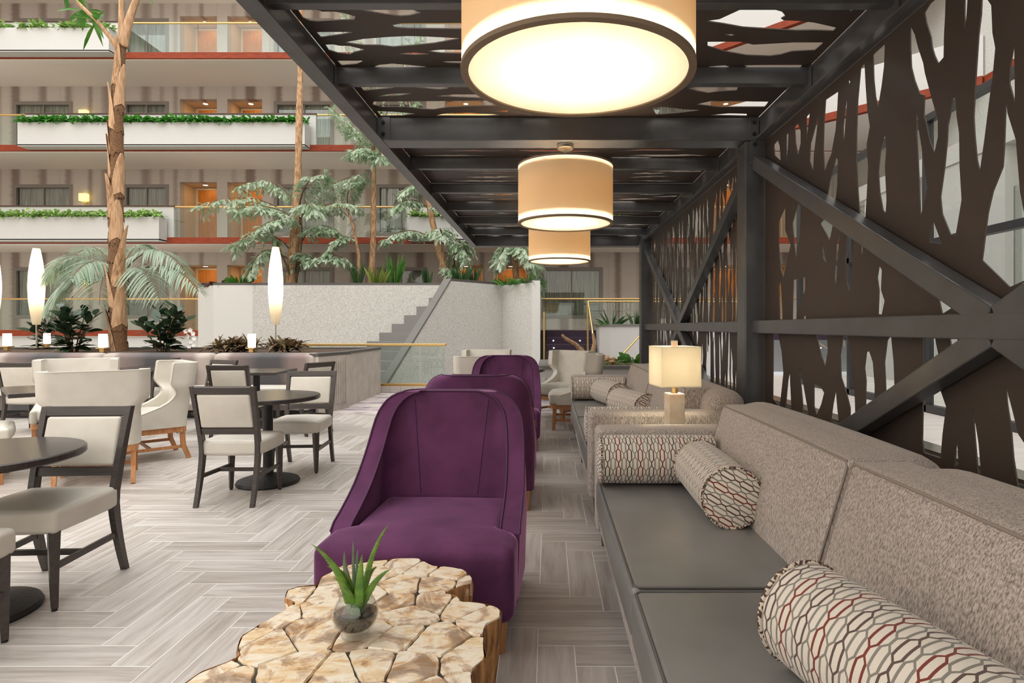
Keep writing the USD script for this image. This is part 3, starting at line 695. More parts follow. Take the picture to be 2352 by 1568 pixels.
# --- side screens: holes drawn on the plane x = 1.72
SX = 1.715
side_a = [pix(p, **C6) for p in (
 [(1630,75),(1700,-40),(1755,-60),(1752,80),(1745,200),(1742,345),(1712,378),(1690,330),(1675,280),(1668,220),(1655,180),(1640,130)],
 [(1975,-60),(2005,0),(2028,35),(2030,110),(2035,200),(2052,290),(2045,370),(2035,470),(2020,570),(2005,680),(1985,850),(1960,1025),(1945,960),(1930,800),(1925,700),(1935,500),(1945,350),(1955,200),(1970,80)],
 [(1545,160),(1570,210),(1590,290),(1620,380),(1630,440),(1670,590),(1708,720),(1708,820),(1688,915),(1660,840),(1640,740),(1625,690),(1630,570),(1600,560),(1570,480),(1550,400),(1545,280)],
 [(1320,330),(1390,265),(1385,400),(1370,520),(1350,640),(1335,580),(1325,480)],
 [(1245,410),(1268,380),(1275,520),(1285,660),(1300,760),(1280,870),(1290,1000),(1280,1200),(1272,1330),(1250,1568),(1240,1290),(1230,1150),(1220,950),(1222,780),(1228,600)],
 [(1035,600),(1110,550),(1105,650),(1095,780),(1080,860),(1070,920),(1045,980),(1030,1030),(1022,900),(1025,750)], [(1170,480),(1182,490),(1178,512)], [(1160,590),(1165,570),(1150,800),(1143,860),(1140,760)],
 [(920,700),(940,680),(930,760),(922,830)], [(850,760),(870,742),(885,790),(885,860),(870,930),(855,850)], [(800,810),(812,800),(808,900),(800,965)], [(725,870),(748,842),(760,880),(765,960),(730,930)],
 [(945,860),(990,700),(980,800),(965,920),(960,1020),(940,960)],
 [(1800,580),(1815,600),(1820,700),(1835,800),(1838,1000),(1850,1200),(1815,1410),(1785,1405),(1760,1340),(1735,1280),(1725,1180),(1750,1000),(1765,850),(1770,750),(1785,680)],
 [(1680,1325),(1700,1380),(1730,1460),(1655,1450)], [(1580,640),(1590,760),(1605,850),(1645,1130),(1605,1300),(1600,1200),(1590,950),(1580,780)],
 [(1385,810),(1395,830),(1398,900),(1390,1000),(1400,1200),(1395,1275),(1380,1260),(1360,1150),(1352,1030),(1365,900)], [(1098,940),(1108,960),(1105,1110),(1080,1340),(1060,1440),(1045,1330),(1035,1240),(1060,1090)],
 [(2118,600),(2125,680),(2175,840),(2180,900),(2200,1150),(2227,1290),(2300,1400),(2320,1640),(2140,1720),(1975,1560),(1995,1400),(2010,1280),(2040,1150),(2100,1000),(2108,880)],
 [(2165,265),(2168,400),(2170,610),(2140,500),(2145,400)], [(1870,0),(1886,0),(1880,90),(1870,165)])]
side_a += [pix(p, **C7) for p in (
 [(1305,300),(1370,340),(1385,430),(1410,500),(1360,530),(1340,440),(1320,370)], [(1390,560),(1440,560),(1445,720),(1430,790),(1410,720)], [(1255,600),(1310,600),(1325,700),(1355,835),(1290,1000),(1255,1000)],
 [(425,620),(450,640),(470,740),(480,860),(470,950),(460,1045),(422,1000)], [(505,900),(515,850),(525,1070),(490,1070)], [(570,850),(575,830),(600,980),(620,1090),(590,1095),(585,1000)],
 [(655,600),(720,600),(725,740),(712,820),(690,760),(675,700)], [(650,920),(690,940),(705,970),(690,1030),(665,1090),(650,1040)], [(770,950),(778,1050),(790,1170),(740,1140),(755,1030)],
 [(820,600),(845,700),(870,900),(875,1000),(880,1150),(850,1180),(850,1050),(830,970),(800,880),(795,760)], [(940,745),(955,740),(975,800),(985,930),(985,1090),(940,1120),(935,1040),(938,900),(930,830)],
 [(1055,680),(1075,650),(1090,800),(1095,950),(1090,1030),(1050,1050),(1045,900),(1040,800)], [(1380,1045),(1360,1200),(1350,1330),(1260,1300),(1250,1230),(1255,1000),(1330,900)],
 [(1440,1230),(1450,1370),(1430,1370),(1435,1290)], [(1530,1060),(1540,1200),(1560,1430),(1575,1430),(1560,1250),(1545,1150)], [(1710,930),(1740,1040),(1780,1200),(1860,1320),(1870,1560),(1780,1490),(1755,1330),(1740,1150),(1720,1030)],
 [(455,20),(490,-60),(490,70),(520,150),(480,330),(465,280),(455,150)], [(530,30),(560,-80),(580,-60),(570,100),(550,230),(540,140)], [(455,370),(465,350),(470,450),(475,560),(460,560)],
 [(535,345),(600,330),(600,400),(560,510),(550,565),(530,560)], [(590,550),(605,540),(605,600)], [(685,30),(740,-30),(750,10),(735,125),(720,90)], [(690,130),(718,250),(700,220)], [(775,130),(790,85),(780,250),(770,380),(762,330)],
 [(835,30),(860,-30),(865,100),(855,380),(845,405),(830,350),(825,200)], [(990,110),(1010,120),(1005,160),(985,155)], [(1010,265),(1025,290),(1020,400),(1040,460),(1025,535),(1005,530),(1010,400),(1000,330)])]
def side_pt(p):
    D = SX * F / (p[0] - CX); return (D, H + (CY - p[1]) / F * D)
side_holes = [Polygon([side_pt(q) for q in p]).buffer(.002) for p in side_a]
def screen(y0, y1, holes):
    s = sbox(y0, .06, y1, ZB - .004); inner = s.buffer(-.02)
    for h_ in holes:
        if h_.intersects(inner): s = s.difference(h_.intersection(inner))
    if s.geom_type == 'MultiPolygon': s = max(s.geoms, key=lambda g: g.area)
    m = ext(s.simplify(.0012), .006); v = m.vertices.copy(); m.vertices = np.stack([SX + v[:, 2], v[:, 0], v[:, 1]], 1)
    part('screen_panel', m, M['bronze'], PG)
def random_side(y0, y1, n, z0=.1, z1=2.75):
    out = []
    for i in range(n):
        y = y0 + (y1 - y0) * (i + .5) / n + rs.normal(0, .012); z = z0 + rs.uniform(0, .35)
        while z < z1 - .25:
            L = rs.uniform(.5, 1.2); L = min(L, z1 - z); out.append(slit(y, z + L / 2, L, rs.uniform(.045, .105), True, 0)); z += L + rs.uniform(.06, .25)
    return out
screen(2.12, 4.75, side_holes); screen(-.36, 2.11, random_side(-.3, 2.05, 15))
screen(4.98, 7.54, random_side(5.0, 7.5, 23)); screen(7.55, 10.09, random_side(7.6, 10.05, 23))

# ================================================================ PENDANT LAMPS
M['lamp_shade'] = shade_mat('sheer_linen_shade', (252, 238, 212), 0.65)
M['lamp_inner'] = shade_mat('inner_linen_drum', (228, 198, 152), 0.2)
M['diffuser'] = shade_mat('opal_diffuser', (244, 234, 214), 0.40)
M['trim_tape'] = plain('taupe_trim', (132, 112, 90), 0.6)
M['bulb'] = emit('bulb_glow', (255, 238, 212), 150.0)
def make_pendant(label, loc):
    t = thing('drum_pendant', label, 'pendant lamp', loc, group=None)
    Rr, h = .383, .47                                   # origin: centre of the lower rim
    th = 72
    part('outer_shade', lathe([(Rr, .012), (Rr, h - .012)], th), M['lamp_shade'], t, smooth=True)
    part('inner_shade', lathe([(Rr - .07, .085), (Rr - .07, h - .075)], th), M['lamp_inner'], t, smooth=True)
    ring = [(Rr + .003, 0), (Rr + .003, .014), (Rr - .003, .014), (Rr - .003, .006), (Rr - .022, .006), (Rr - .022, 0), (Rr + .003, 0)]
    part('lower_rim', lathe(ring, th), M['trim_tape'], t, smooth=30)
    part('upper_rim', lathe([(r, h - z) for r, z in ring][::-1], th), M['trim_tape'], t, smooth=30)
    part('diffuser', lathe([(0, .008), (Rr - .02, .008)], th), M['diffuser'], t)
    part('stem', cyl((0, 0, .20), (0, 0, ZB - loc[2] - .03), .008, 10), M['nickel'], t)
    part('canopy', lathe([(0, -.035), (.062, -.035), (.068, -.028), (.068, 0), (0, 0)], 32), M['nickel'], t, smooth=30, loc=(0, 0, ZB - loc[2] - .002))
    part('spider', cat([cyl((0, 0, h - .03), (Rr * math.cos(a), Rr * math.sin(a), h - .01), .004, 6) for a in (0.3, 2.4, 4.5)]), M['nickel'], t)
    part('bulb', cat([T(trimesh.creation.icosphere(2, .042), 0.07 * math.cos(a), .07 * math.sin(a), .22) for a in (0.9, 3.0, 5.1)]), M['bulb'], t, smooth=True)
    return t
make_pendant('drum pendant lamp nearest the camera, seen from below', (.098, 2.0, 2.165))
make_pendant('drum pendant lamp hanging from the middle cross beam', (.14, 4.87, 2.165))
make_pendant('drum pendant lamp farthest down the row', (.14, 7.45, 2.14))
# ================================================================ FURNITURE
# ---- upholstered shells: U-shaped rings stacked into a wrap-around back
def uring(w, yb, e, t, r, z):
    def path(w, yb, e, r):
        r = max(0.004, min(r, e * .999, w * .999)); a = np.linspace(0, np.pi / 2, 7)
        L = [(-w, yb - e + (e - r) * k) for k in np.linspace(0, 1, 5)[:-1]]
        L += [(-w + r - r * math.cos(q), yb - r + r * math.sin(q)) for q in a]
        L += [(-w + r + (2 * w - 2 * r) * k, yb) for k in np.linspace(0, 1, 9)[1:-1]]
        return L + [(-x, y) for x, y in reversed(L[:11])]
    o = path(w, yb, e, r); i = path(w - t, yb - t, max(e - t, .006), max(r - t, .01))
    return [(x, y, z) for x, y in o] + [(x, y, z) for x, y in reversed(i)]
def shell(spec, t, r):
    R_ = [uring(w, yb, e, t, r, z) for z, w, yb, e in spec]
    m = loft(R_); m.invert(); n = len(R_[0]) // 2
    A = np.array(R_)
    outer = np.vstack([A[:, 0], A[-1, 1:n - 1], A[::-1, n - 1]]); inner = np.vstack([A[:, 2 * n - 1], A[-1, n + 1:2 * n - 1][::-1], A[::-1, n]])
    return m, outer, inner
def interp(zs, tab): return np.interp(zs, *zip(*tab))
def make_slipper(label, loc, rz):
    t = thing('slipper_chair', label, 'armchair', loc, rz, group=None)
    zs = np.array([.13, .3, .43, .46, .49, .53, .57, .62, .68, .74, .80, .85, .89, .92, .945, .965, .98, .99])
    w = interp(zs, [(.13, .41), (.43, .42), (.56, .415), (.7, .405), (.8, .395), (.86, .385), (.9, .37), (.94, .343), (.965, .313), (.98, .283), (.99, .25)])
    e = interp(zs, [(.13, .60), (.43, .60), (.46, .57), (.5, .47), (.56, .36), (.64, .27), (.72, .21), (.8, .17), (.88, .14), (.99, .12)])
    yb = .40 + np.clip(zs - .43, 0, 1) * .13
    m, o, i = shell(list(zip(zs, w, yb, e)), .085, .2)
    part('back_shell', m, M['velvet'], t, smooth=42)
    k = (zs >= .43).sum()
    part('piping', cat([tube(o[len(zs) - k:-(len(zs) - k)], .0055, 6), tube(i[len(zs) - k:-(len(zs) - k)], .0055, 6)]), M['velvet_seam'], t, smooth=True)
    sm = rb(-.415, .415, -.42, .33, .13, .445, .05, n=(12, 22, 3), bulge=(0, .012, .022)); v = sm.vertices
    v[:, 0] *= np.interp(v[:, 1], [-.21, -.17], [1.0, .80]); part('seat', sm, M['velvet'], t, smooth=40)
    for s in (-1, 1):
        z = np.linspace(.46, .945, 9); part('back_seam', tube(np.stack([s * (.15 + (z - .46) * .1), .40 + (z - .43) * .13 - .0855, z], 1), .003, 5), M['velvet_seam'], t)
    for x in (-.35, .35):
        for y in (-.36, .33):
            h = trimesh.creation.cone if False else None
            part('leg', tube([(x * 1.0, y, .0), (x, y, .14)], [.024, .036], 4), M['maple'], t)
    return t
P1 = make_slipper('plum velvet slipper chair nearest the camera, behind the stone-topped table', (-.535, 2.84, 0), -2.5)
dup(P1, (-.515, 4.70, 0), 180, 'plum velvet slipper chair turned away, its dark back to the camera')
dup(P1, (-.50, 6.80, 0), 0, 'plum velvet slipper chair farthest along the aisle, facing the camera')

def make_wing(label, loc, rz):
    t = thing('wing_chair', label, 'armchair', loc, rz, group=None)
    zs = np.array([.33, .42, .45, .48, .51, .54, .58, .62, .66, .69, .72, .75, .78, .82, .88, .93, .965, .972])
    e = interp(zs, [(.33, .54), (.42, .54), (.45, .50), (.48, .42), (.51, .34), (.54, .27), (.58, .205), (.62, .17), (.66, .155), (.69, .165), (.72, .19), (.75, .215), (.78, .23), (.965, .235), (.972, .225)])
    w = interp(zs, [(.33, .315), (.62, .312), (.66, .320), (.69, .345), (.72, .372), (.75, .382), (.965, .385), (.972, .38)])
    yb = .30 + np.clip(zs - .4, 0, 1) * .15
    m, o, i = shell(list(zip(zs, w, yb, e)), .075, .10)
    part('back_shell', m, M['cream'], t, smooth=45)
    part('piping', tube(o[2:-2], .004, 6), M['cream'], t, smooth=True)
    part('seat', T(rbox(.50, .60, .14, .05, n=(8, 8, 2), bulge=(0, .02, .03)), 0, -.04, .415), M['cream'], t, smooth=40)
    for s in (-1, 1): part('seat_side', T(rbox(.07, .2, .15, .03, n=(2, 4, 3)), s * .262, -.24, .40), M['cream'], t, smooth=40)
    part('apron', ext(sbox(-.30, -.32, .30, .29).buffer(-.06).buffer(.06).difference(sbox(-.24, -.26, .24, .23)), .055).apply_translation((0, 0, .275)), M['maple'], t)
    for x in (-.265, .265):
        part('leg', beam((x, -.28, 0), (x, -.27, .28), .038, .042), M['maple'], t)
        part('leg', cat([beam((x, .31, 0), (x, .255, .15), .034, .042), beam((x, .257, .145), (x, .25, .28), .036, .045)]), M['maple'], t)
        part('stretcher', beam((x, -.275, .125), (x, .262, .125), .018, .03), M['maple'], t)
    part('stretcher', beam((-.265, -.02, .125), (.265, -.02, .125), .018, .03), M['maple'], t)
    return t
W1 = make_wing('cream wing chair with its back to the camera, behind the dark framed chair at left', (-3.93, 5.24, 0), 213)
dup(W1, (-4.08, 6.12, 0), 314, 'cream wing chair in profile facing left, on maple legs')
dup(W1, (-5.22, 6.60, 0), 27, 'cream wing chair facing the camera across the diamond-set square table')
dup(W1, (-5.02, 5.12, 0), 128, 'cream wing chair at the left edge of the picture, only its seat showing')
dup(W1, (.20, 8.95, 0), 318, 'cream wing chair beyond the far sofa, its white inner back showing')
dup(W1, (.36, 8.04, 0), 268, 'cream wing chair beyond the far sofa, its shaded back to the right')
dup(W1, (-.80, 7.72, 0), 182, 'cream wing chair left of the far plum chair, back turned')
dup(W1, (-1.0, 9.25, 0), -8, 'cream wing chair left of the far plum chair, facing the camera from behind')

def make_dining(label, loc, rz):
    t = thing('dining_chair', label, 'chair', loc, rz, group=None)
    zz = np.linspace(0, 1, 15); zc = zz * .895
    yc = np.where(zc < .42, .195 + .095 * ((.42 - zc) / .42) ** 1.5, .195 + .115 * ((zc - .42) / .475) ** 1.15)
    th = np.interp(zc, [0, .4, .895], [.030, .054, .036])
    side = Polygon(np.vstack([np.column_stack([yc - th / 2, zc]), np.column_stack([yc + th / 2, zc])[::-1]]))
    for s in (-1, 1):
        m = ext(side, .03); v = m.vertices.copy(); x = np.where(v[:, 1] > .4, (v[:, 1] - .4) * .03, 0)
        m.vertices = np.stack([s * (.207 + x) + (v[:, 2] - .015), v[:, 0], v[:, 1]], 1)
        if True: m.invert()
        part('rear_leg', m, M['dark_wood'], t, smooth=25)
        part('front_leg', tube([(s * .198, -.205, .012), (s * .195, -.205, .2), (s * .193, -.203, .375)], [.018, .026, .033], 4), M['dark_wood'], t)
        part('foot', cat([cyl((s * .198, -.205, 0), (s * .198, -.205, .014), .012, 10), cyl((s * .207, .288, -.0), (s * .207, .288, .006), .012, 10)]), M['black'], t)
        part('side_stretcher', beam((s * .197, -.20, .205), (s * .205, .225, .215), .02, .03), M['dark_wood'], t)
    part('cross_stretcher', beam((-.19, -.02, .21), (.19, -.02, .21), .02, .028), M['dark_wood'], t)
    yz = lambda z: float(np.interp(z, zc, yc))
    lean = math.degrees(math.atan2(yz(.86) - yz(.56), .30))
    part('top_rail', T(R(rbox(.43, .034, .055, .006), -lean, (1, 0, 0)), 0, yz(.868), .868), M['dark_wood'], t, smooth=30)
    part('lower_rail', T(R(rbox(.40, .028, .05, .005), -lean, (1, 0, 0)), 0, yz(.555), .555), M['dark_wood'], t, smooth=30)
    part('back_pad', T(R(rbox(.392, .042, .265, .016, n=(8, 1, 8), bulge=(0, .014, 0)), -lean, (1, 0, 0)), 0, yz(.71), .712), M['cream'], t, smooth=40)
    part('seat', T(rbox(.455, .45, .112, .026, n=(10, 10, 2), bulge=(.004, .004, .024)), 0, -.015, .422), M['cream'], t, smooth=40)
    return t
A = make_dining('dark framed dining chair facing the camera at the front round table', (-2.53, 3.02, 0), 3)
for loc, rz, lb in (((-2.40, 4.73, 0), 181, 'dark framed dining chair with its back to the camera at the centre round table'),
                    ((-2.33, 5.68, 0), 4, 'dark framed dining chair across the centre round table, seat towards the camera'),
                    ((-2.50, 2.34, 0), 180, 'dining chair at the lower left corner, only a seat corner and leg in view'),
                    ((-3.70, 7.22, 0), 182, 'dark framed dining chair drawn up to the square table, back turned, mid distance'),
                    ((-4.42, 7.70, 0), -22, 'dining chair half hidden behind the wing chair in profile'),
                    ((-3.12, 7.62, 0), 246, 'dining chair at the right end of the banquette, in narrow view'),
                    ((-6.62, 7.75, 0), 186, 'dining chair at the far left edge, back turned'),
                    ((-5.58, 8.35, 0), 270, 'dining chair seen from the side between the wing chairs')):
    dup(A, loc, rz, lb)

def make_round_table(label, loc):
    t = thing('round_table', label, 'table', loc)
    R0 = .42
    part('table_top', lathe([(0, .712), (R0 - .01, .712), (R0, .72), (R0, .744), (R0 - .006, .75), (0, .75)], 72), M['table_top'], t, smooth=30)
    part('pedestal', lathe([(.045, .05), (.042, .1), (.038, .4), (.038, .69), (.09, .70), (.09, .712), (0, .712)], 24), M['iron'], t, smooth=30)
    part('base', lathe([(.25, 0), (.255, .012), (.245, .03), (.2, .045), (.1, .062), (.046, .085), (0, .085)], 48), M['iron'], t, smooth=30)
    return t
T1 = make_round_table('dark round pedestal table at the left front, cut by the frame', (-2.66, 2.78, 0))
dup(T1, (-2.40, 5.15, 0), 0, 'dark round pedestal table at centre left between two dining chairs')
dup(T1, (-.46, 8.45, 0), 0, 'dark round table beyond the plum chairs')
def make_square_table(label, loc, rz, s):
    t = thing('square_table', label, 'table', loc, rz)
    part('table_top', rb(-s / 2, s / 2, -s / 2, s / 2, .712, .75, .006), M['table_top'], t, smooth=30)
    part('pedestal', lathe([(.05, .05), (.045, .1), (.042, .69), (.12, .70), (.12, .712), (0, .712)], 24), M['iron'], t, smooth=30)
    part('base', lathe([(.26, 0), (.265, .012), (.255, .03), (.1, .062), (.05, .085), (0, .085)], 48), M['iron'], t, smooth=30)
    return t
make_square_table('dark square table set diamond-wise among the wing chairs', (-4.69, 5.86, 0), 45, .91)
S2 = make_square_table('dark square table before the right end of the banquette', (-3.93, 8.10, 0), 4, .80)
dup(S2, (-5.75, 8.75, 0), 0, 'dark square table before the middle of the banquette')

# ---- sofas
def make_sofa(label, loc):
    t = thing('sofa', label, 'sofa', loc)
    Ls = 3.40
    part('base', rb(.305, 1.30, .04, Ls - .04, .13, .285, .012), M['chenille'], t, smooth=30)
    for y0, y1 in ((0, .22), (Ls - .22, Ls)):
        part('arm', rb(.285, 1.37, y0, y1, .125, .735, .035, n=(8, 2, 5), bulge=(0, .006, .006)), M['chenille'], t, smooth=40)
    for y0, y1 in ((.004, Ls / 2 - .003), (Ls / 2 + .003, Ls - .004)):
        part('back_frame', rb(1.12, 1.41, y0, y1, .14, .882, .12, n=(3, 10, 6), bulge=(0, 0, .012)), M['chenille'], t, smooth=40)
    for y0, y1 in ((.225, Ls / 2 - .003), (Ls / 2 + .003, Ls - .225)):
        part('seat_cushion', rb(.278, 1.06, y0, y1, .27, .452, .03, n=(8, 12, 3), bulge=(.01, 0, .012)), M['pewter'], t, smooth=40)
        part('seat_piping', tube([(.95, y0 + .012, .449), (.31, y0 + .012, .45), (.29, y0 + .03, .45), (.29, y1 - .03, .45), (.31, y1 - .012, .45), (.95, y1 - .012, .449)], .0045, 6), M['pewter_seam'], t, smooth=True)
        m = rbox(.20, y1 - y0 - .01, .445, .022, n=(3, 14, 9), bulge=(.035, 0, .012)); v = m.vertices
        v[:, 0] += (v[:, 2] + .22) * .30; part('back_cushion', T(m, .985, (y0 + y1) / 2, .664), M['chenille'], t, smooth=45)
        hy = (y1 - y0) / 2 - .012
        pts = np.array([(-.097, -hy, -.2), (-.097, -hy, 0), (-.097, -hy, .19), (-.097, -hy + .012, .213), (-.097, -hy / 2, .2155), (-.097, 0, .216), (-.097, hy / 2, .2155), (-.097, hy - .012, .213), (-.097, hy, .19), (-.097, hy, 0), (-.097, hy, -.2)])
        pts[:, 0] += (pts[:, 2] + .22) * .30
        part('back_piping', tube(pts + (.985, (y0 + y1) / 2, .664), .0048, 6), M['fabric_seam'], t, smooth=True)
    for x in (.345, 1.31):
        for y in (.06, Ls / 2, Ls - .06): part('leg', tube([(x, y, 0), (x, y, .135)], [.018, .026], 4), M['leg_wood'], t)
    return t
SF = make_sofa('taupe chenille sofa with pewter seats in the right foreground', (0, .32, 0))
dup(SF, (0, 4.20, 0), 0, 'taupe chenille sofa with pewter seats farther along the screen, beyond the lamp')

# ---- patterned bolsters: interlocked chains of long hexagons
def chain_mat(name, end):
    n = {'tc': ('texture_coordinate', {}), 's': ('separate_xyz', {})}; l = [('tc.object', 's.vector')]
    cnt = [0]
    def mth(op, a, b=None, c=None, clamp=False):
        cnt[0] += 1; k = 'm%d' % cnt[0]; inp = {'math_type': op}
        if clamp: inp['use_clamp'] = True
        for i, v in ((1, a), (2, b), (3, c)):
            if v is None: continue
            if isinstance(v, str): l.append((v, '%s.value%d' % (k, i)))
            else: inp['value%d' % i] = float(v)
        n[k] = ('math', inp); return k + '.value'
    if end:
        zr = mth('add', mth('multiply', 's.z', .86), mth('multiply', 's.y', .5)); yr = mth('subtract', mth('multiply', 's.y', .86), mth('multiply', 's.z', .5)); u, v = mth('multiply', zr, 1 / .0295), mth('multiply', yr, 1 / .093)
    else:
        ang = mth('arctan2', 's.y', 's.z'); u, v = mth('multiply', 's.x', 1 / .0295), mth('multiply', ang, 9 / (2 * math.pi))
    u = mth('add', u, 400.0); v = mth('add', v, 400.25)
    col = mth('floor', u); par = mth('modulo', col, 2.0)
    fu = mth('multiply', mth('absolute', mth('subtract', mth('fraction', u), .5)), 2.0)
    v2 = mth('multiply_add', par, .5, v); fv = mth('multiply', mth('absolute', mth('subtract', mth('fraction', v2), .5)), 2.0)
    a = mth('multiply', mth('multiply', mth('subtract', .80, fv), 1 / .30, clamp=True), .78)
    d = mth('absolute', mth('subtract', fu, a)); line = mth('less_than', d, .225)
    ci = mth('multiply_add', mth('modulo', col, 4.0), .25, .05)
    n['ramp'] = ('rgb_ramp', {'interpolate': False, 'ramp': [(0, lin((122, 52, 42))), (.25, lin((134, 130, 120))), (.5, lin((92, 74, 68))), (.75, lin((134, 130, 120))), (1, lin((134, 130, 120)))]})
    n['mx'] = ('mix', {'color1': lin((226, 217, 203))}); n['p'] = ('principled_bsdf', {'roughness': .75, 'sheen_weight': .2})
    l += [(ci, 'ramp.fac'), ('ramp.color', 'mx.color2'), (line, 'mx.fac'), ('mx.color', 'p.base_color')]
    return usdkit.material(stage, LK + name, n, l, 'p.BSDF')
M['chain'] = chain_mat('chain_pattern_fabric', False); M['chain_end'] = chain_mat('chain_pattern_end', True)
M['cord'] = noisy('striped_cord', (216, 204, 186), (88, 62, 54), (1, 1, 1), 120.0, 0.0, .47, .53, rough=.8)
def make_bolster(label, loc, rz, tilt=0):
    t = thing('bolster_cushion', label, 'cushion', loc, rz)
    r, h = .131, .31
    ax = lambda m: R(m, 90, (0, 1, 0))
    part('cover', ax(lathe([(r - .004, -h), (r, -h + .012), (r + .002, -h * .5), (r + .003, 0), (r + .002, h * .5), (r, h - .012), (r - .004, h)], 64)), M['chain'], t, smooth=True)
    for s in (-1, 1):
        d = lathe([(r - .004, 0), (r * .7, .012), (r * .3, .018), (0, .02)], 48)
        m = ax(d) if s > 0 else R(d, -90, (0, 1, 0)); part('end', T(m, s * h), M['chain_end'], t, smooth=True)
        a = np.linspace(0, 2 * np.pi, 49)
        part('cord', T(tube(np.stack([np.zeros(49), r * np.cos(a), r * np.sin(a)], 1), .006, 6, cap=False), s * h), M['cord'], t, smooth=True)
    return t
Zc = .452 + .012 + .133
def yaw(p, q): return math.degrees(math.atan2(q[1] - p[1], q[0] - p[0]))
B = make_bolster('patterned bolster laid along the far arm of the near sofa', (.60, 3.36, Zc), 0)
dup(B, (.80, 2.90, Zc), -91, 'patterned bolster resting mid-seat on the near sofa, round end to the camera')
dup(B, (.735, 1.245, Zc), -76, 'patterned bolster nearest the camera, cut by the bottom edge')
dup(B, (.60, 7.24, Zc), 0, 'patterned bolster along the far arm of the far sofa')
dup(B, (.69, 6.74, Zc), -76, 'patterned bolster leaning in the far corner of the far sofa')
dup(B, (.80, 5.72, Zc), -72, 'patterned bolster mid-seat on the far sofa')
dup(B, (.60, 4.56, Zc), 0, 'patterned bolster along the near arm of the far sofa')

# ---- side table and lamp between the sofas
M['alabaster'] = noisy('alabaster', (236, 222, 198), (214, 196, 168), (1, 1, 1), 12.0, rough=.35, subsurface_weight=.3)
M['lamp_square'] = usdkit.material(stage, LK + 'lit_square_shade', {'d': ('diffuse_bsdf', {'color': lin((252, 246, 230))}), 't': ('translucent_bsdf', {'color': lin((255, 250, 236))}), 'm': ('mix_closure', {'fac': .6})}, [('d.BSDF', 'm.closure1'), ('t.BSDF', 'm.closure2')], 'm.closure')
sd = thing('side_table', 'narrow dark side table between the two sofas', 'table', (.80, 3.96, 0))
part('table_top', rb(-.36, .40, -.19, .19, .57, .60, .005), M['table_top'], sd, smooth=30)
for x in (-.33, .37):
    for y in (-.16, .16): part('leg', rb(x - .016, x + .016, y - .016, y + .016, 0, .57, .003), M['leg_wood'], sd)
part('shelf', rb(-.33, .37, -.16, .16, .18, .2, .003), M['table_top'], sd)
tl = thing('table_lamp', 'square-shaded table lamp with alabaster block base between the sofas', 'lamp', (.83, 3.95, .60), 8)
part('base', rb(-.053, .053, -.053, .053, 0, .30, .005), M['alabaster'], tl, smooth=30)
part('neck', lathe([(.022, .30), (.024, .31), (.014, .37), (.012, .41), (0, .41)], 20), M['brass'], tl, smooth=30)
sq = sbox(-.132, -.132, .132, .132)
part('lamp_shade', ext(sq.difference(sq.buffer(-.004)), .255).apply_translation((0, 0, .352)), M['lamp_square'], tl)
part('shade_trim', cat([ext(sq.buffer(.001).difference(sq.buffer(-.006)), .004).apply_translation((0, 0, z)) for z in (.350, .604)]), M['lamp_square'], tl)
part('finial', rb(-.018, .018, -.018, .018, .60, .645, .003), M['alabaster'], tl)
part('harp', cat([cyl((0, 0, .40), (0, 0, .60), .003, 6), cyl((-.13, 0, .598), (.13, 0, .598), .002, 6)]), M['brass'], tl)
M['bulb2'] = emit('table_bulb_glow', (255, 238, 206), 190.0)
part('bulb', T(trimesh.creation.icosphere(2, .035), 0, 0, .49), M['bulb2'], tl, smooth=True)

# ---- petrified wood table: polished slices set in dark resin over a rough trunk
M['slice'] = usdkit.material(stage, LK + 'petrified_wood', {
    'tc': ('texture_coordinate', {}), 'oi': ('object_info', {}), 'ma': ('math', {'math_type': 'multiply', 'value2': 37.0}), 'cx': ('combine_xyz', {}), 'va': ('vector_math', {'math_type': 'add'}),
    'mp': ('mapping', {'scale': (1.0, 2.2, 1.0)}), 'n1': ('noise_texture', {'scale': 7.0, 'detail': 6.0, 'roughness': .6, 'distortion': 1.2}), 'n2': ('noise_texture', {'scale': 9.0, 'detail': 5.0, 'roughness': .65, 'distortion': .8}),
    'r1': ('rgb_ramp', {'ramp': [(.28, lin((206, 164, 116))), (.40, lin((236, 208, 166))), (.56, lin((248, 238, 218))), (.80, lin((226, 192, 148)))]}),
    'r2': ('rgb_ramp', {'ramp': [(.0, (1, 1, 1)), (.49, (1, 1, 1)), (.56, (.66, .52, .44)), (.63, (.34, .25, .20)), (1, (.25, .18, .15))]}),
    'mx': ('mix', {'mix_type': 'multiply', 'fac': .85}), 'p': ('principled_bsdf', {'roughness': .33})},
    [('oi.random', 'ma.value1'), ('ma.value', 'cx.x'), ('ma.value', 'cx.z'), ('tc.object', 'va.vector1'), ('cx.vector', 'va.vector2'), ('va.vector', 'mp.vector'), ('mp.vector', 'n1.vector'), ('va.vector', 'n2.vector'),
     ('n1.fac', 'r1.fac'), ('n2.fac', 'r2.fac'), ('r1.color', 'mx.color1'), ('r2.color', 'mx.color2'), ('mx.color', 'p.base_color')], 'p.BSDF')
M['resin'] = plain('dark_resin', (62, 56, 48), .4)
M['bark'] = noisy('petrified_bark', (210, 156, 98), (124, 82, 48), (14, 14, 3), 3.5, 6.0, .34, .64, rough=.7, bump=.7)
from scipy.spatial import Voronoi
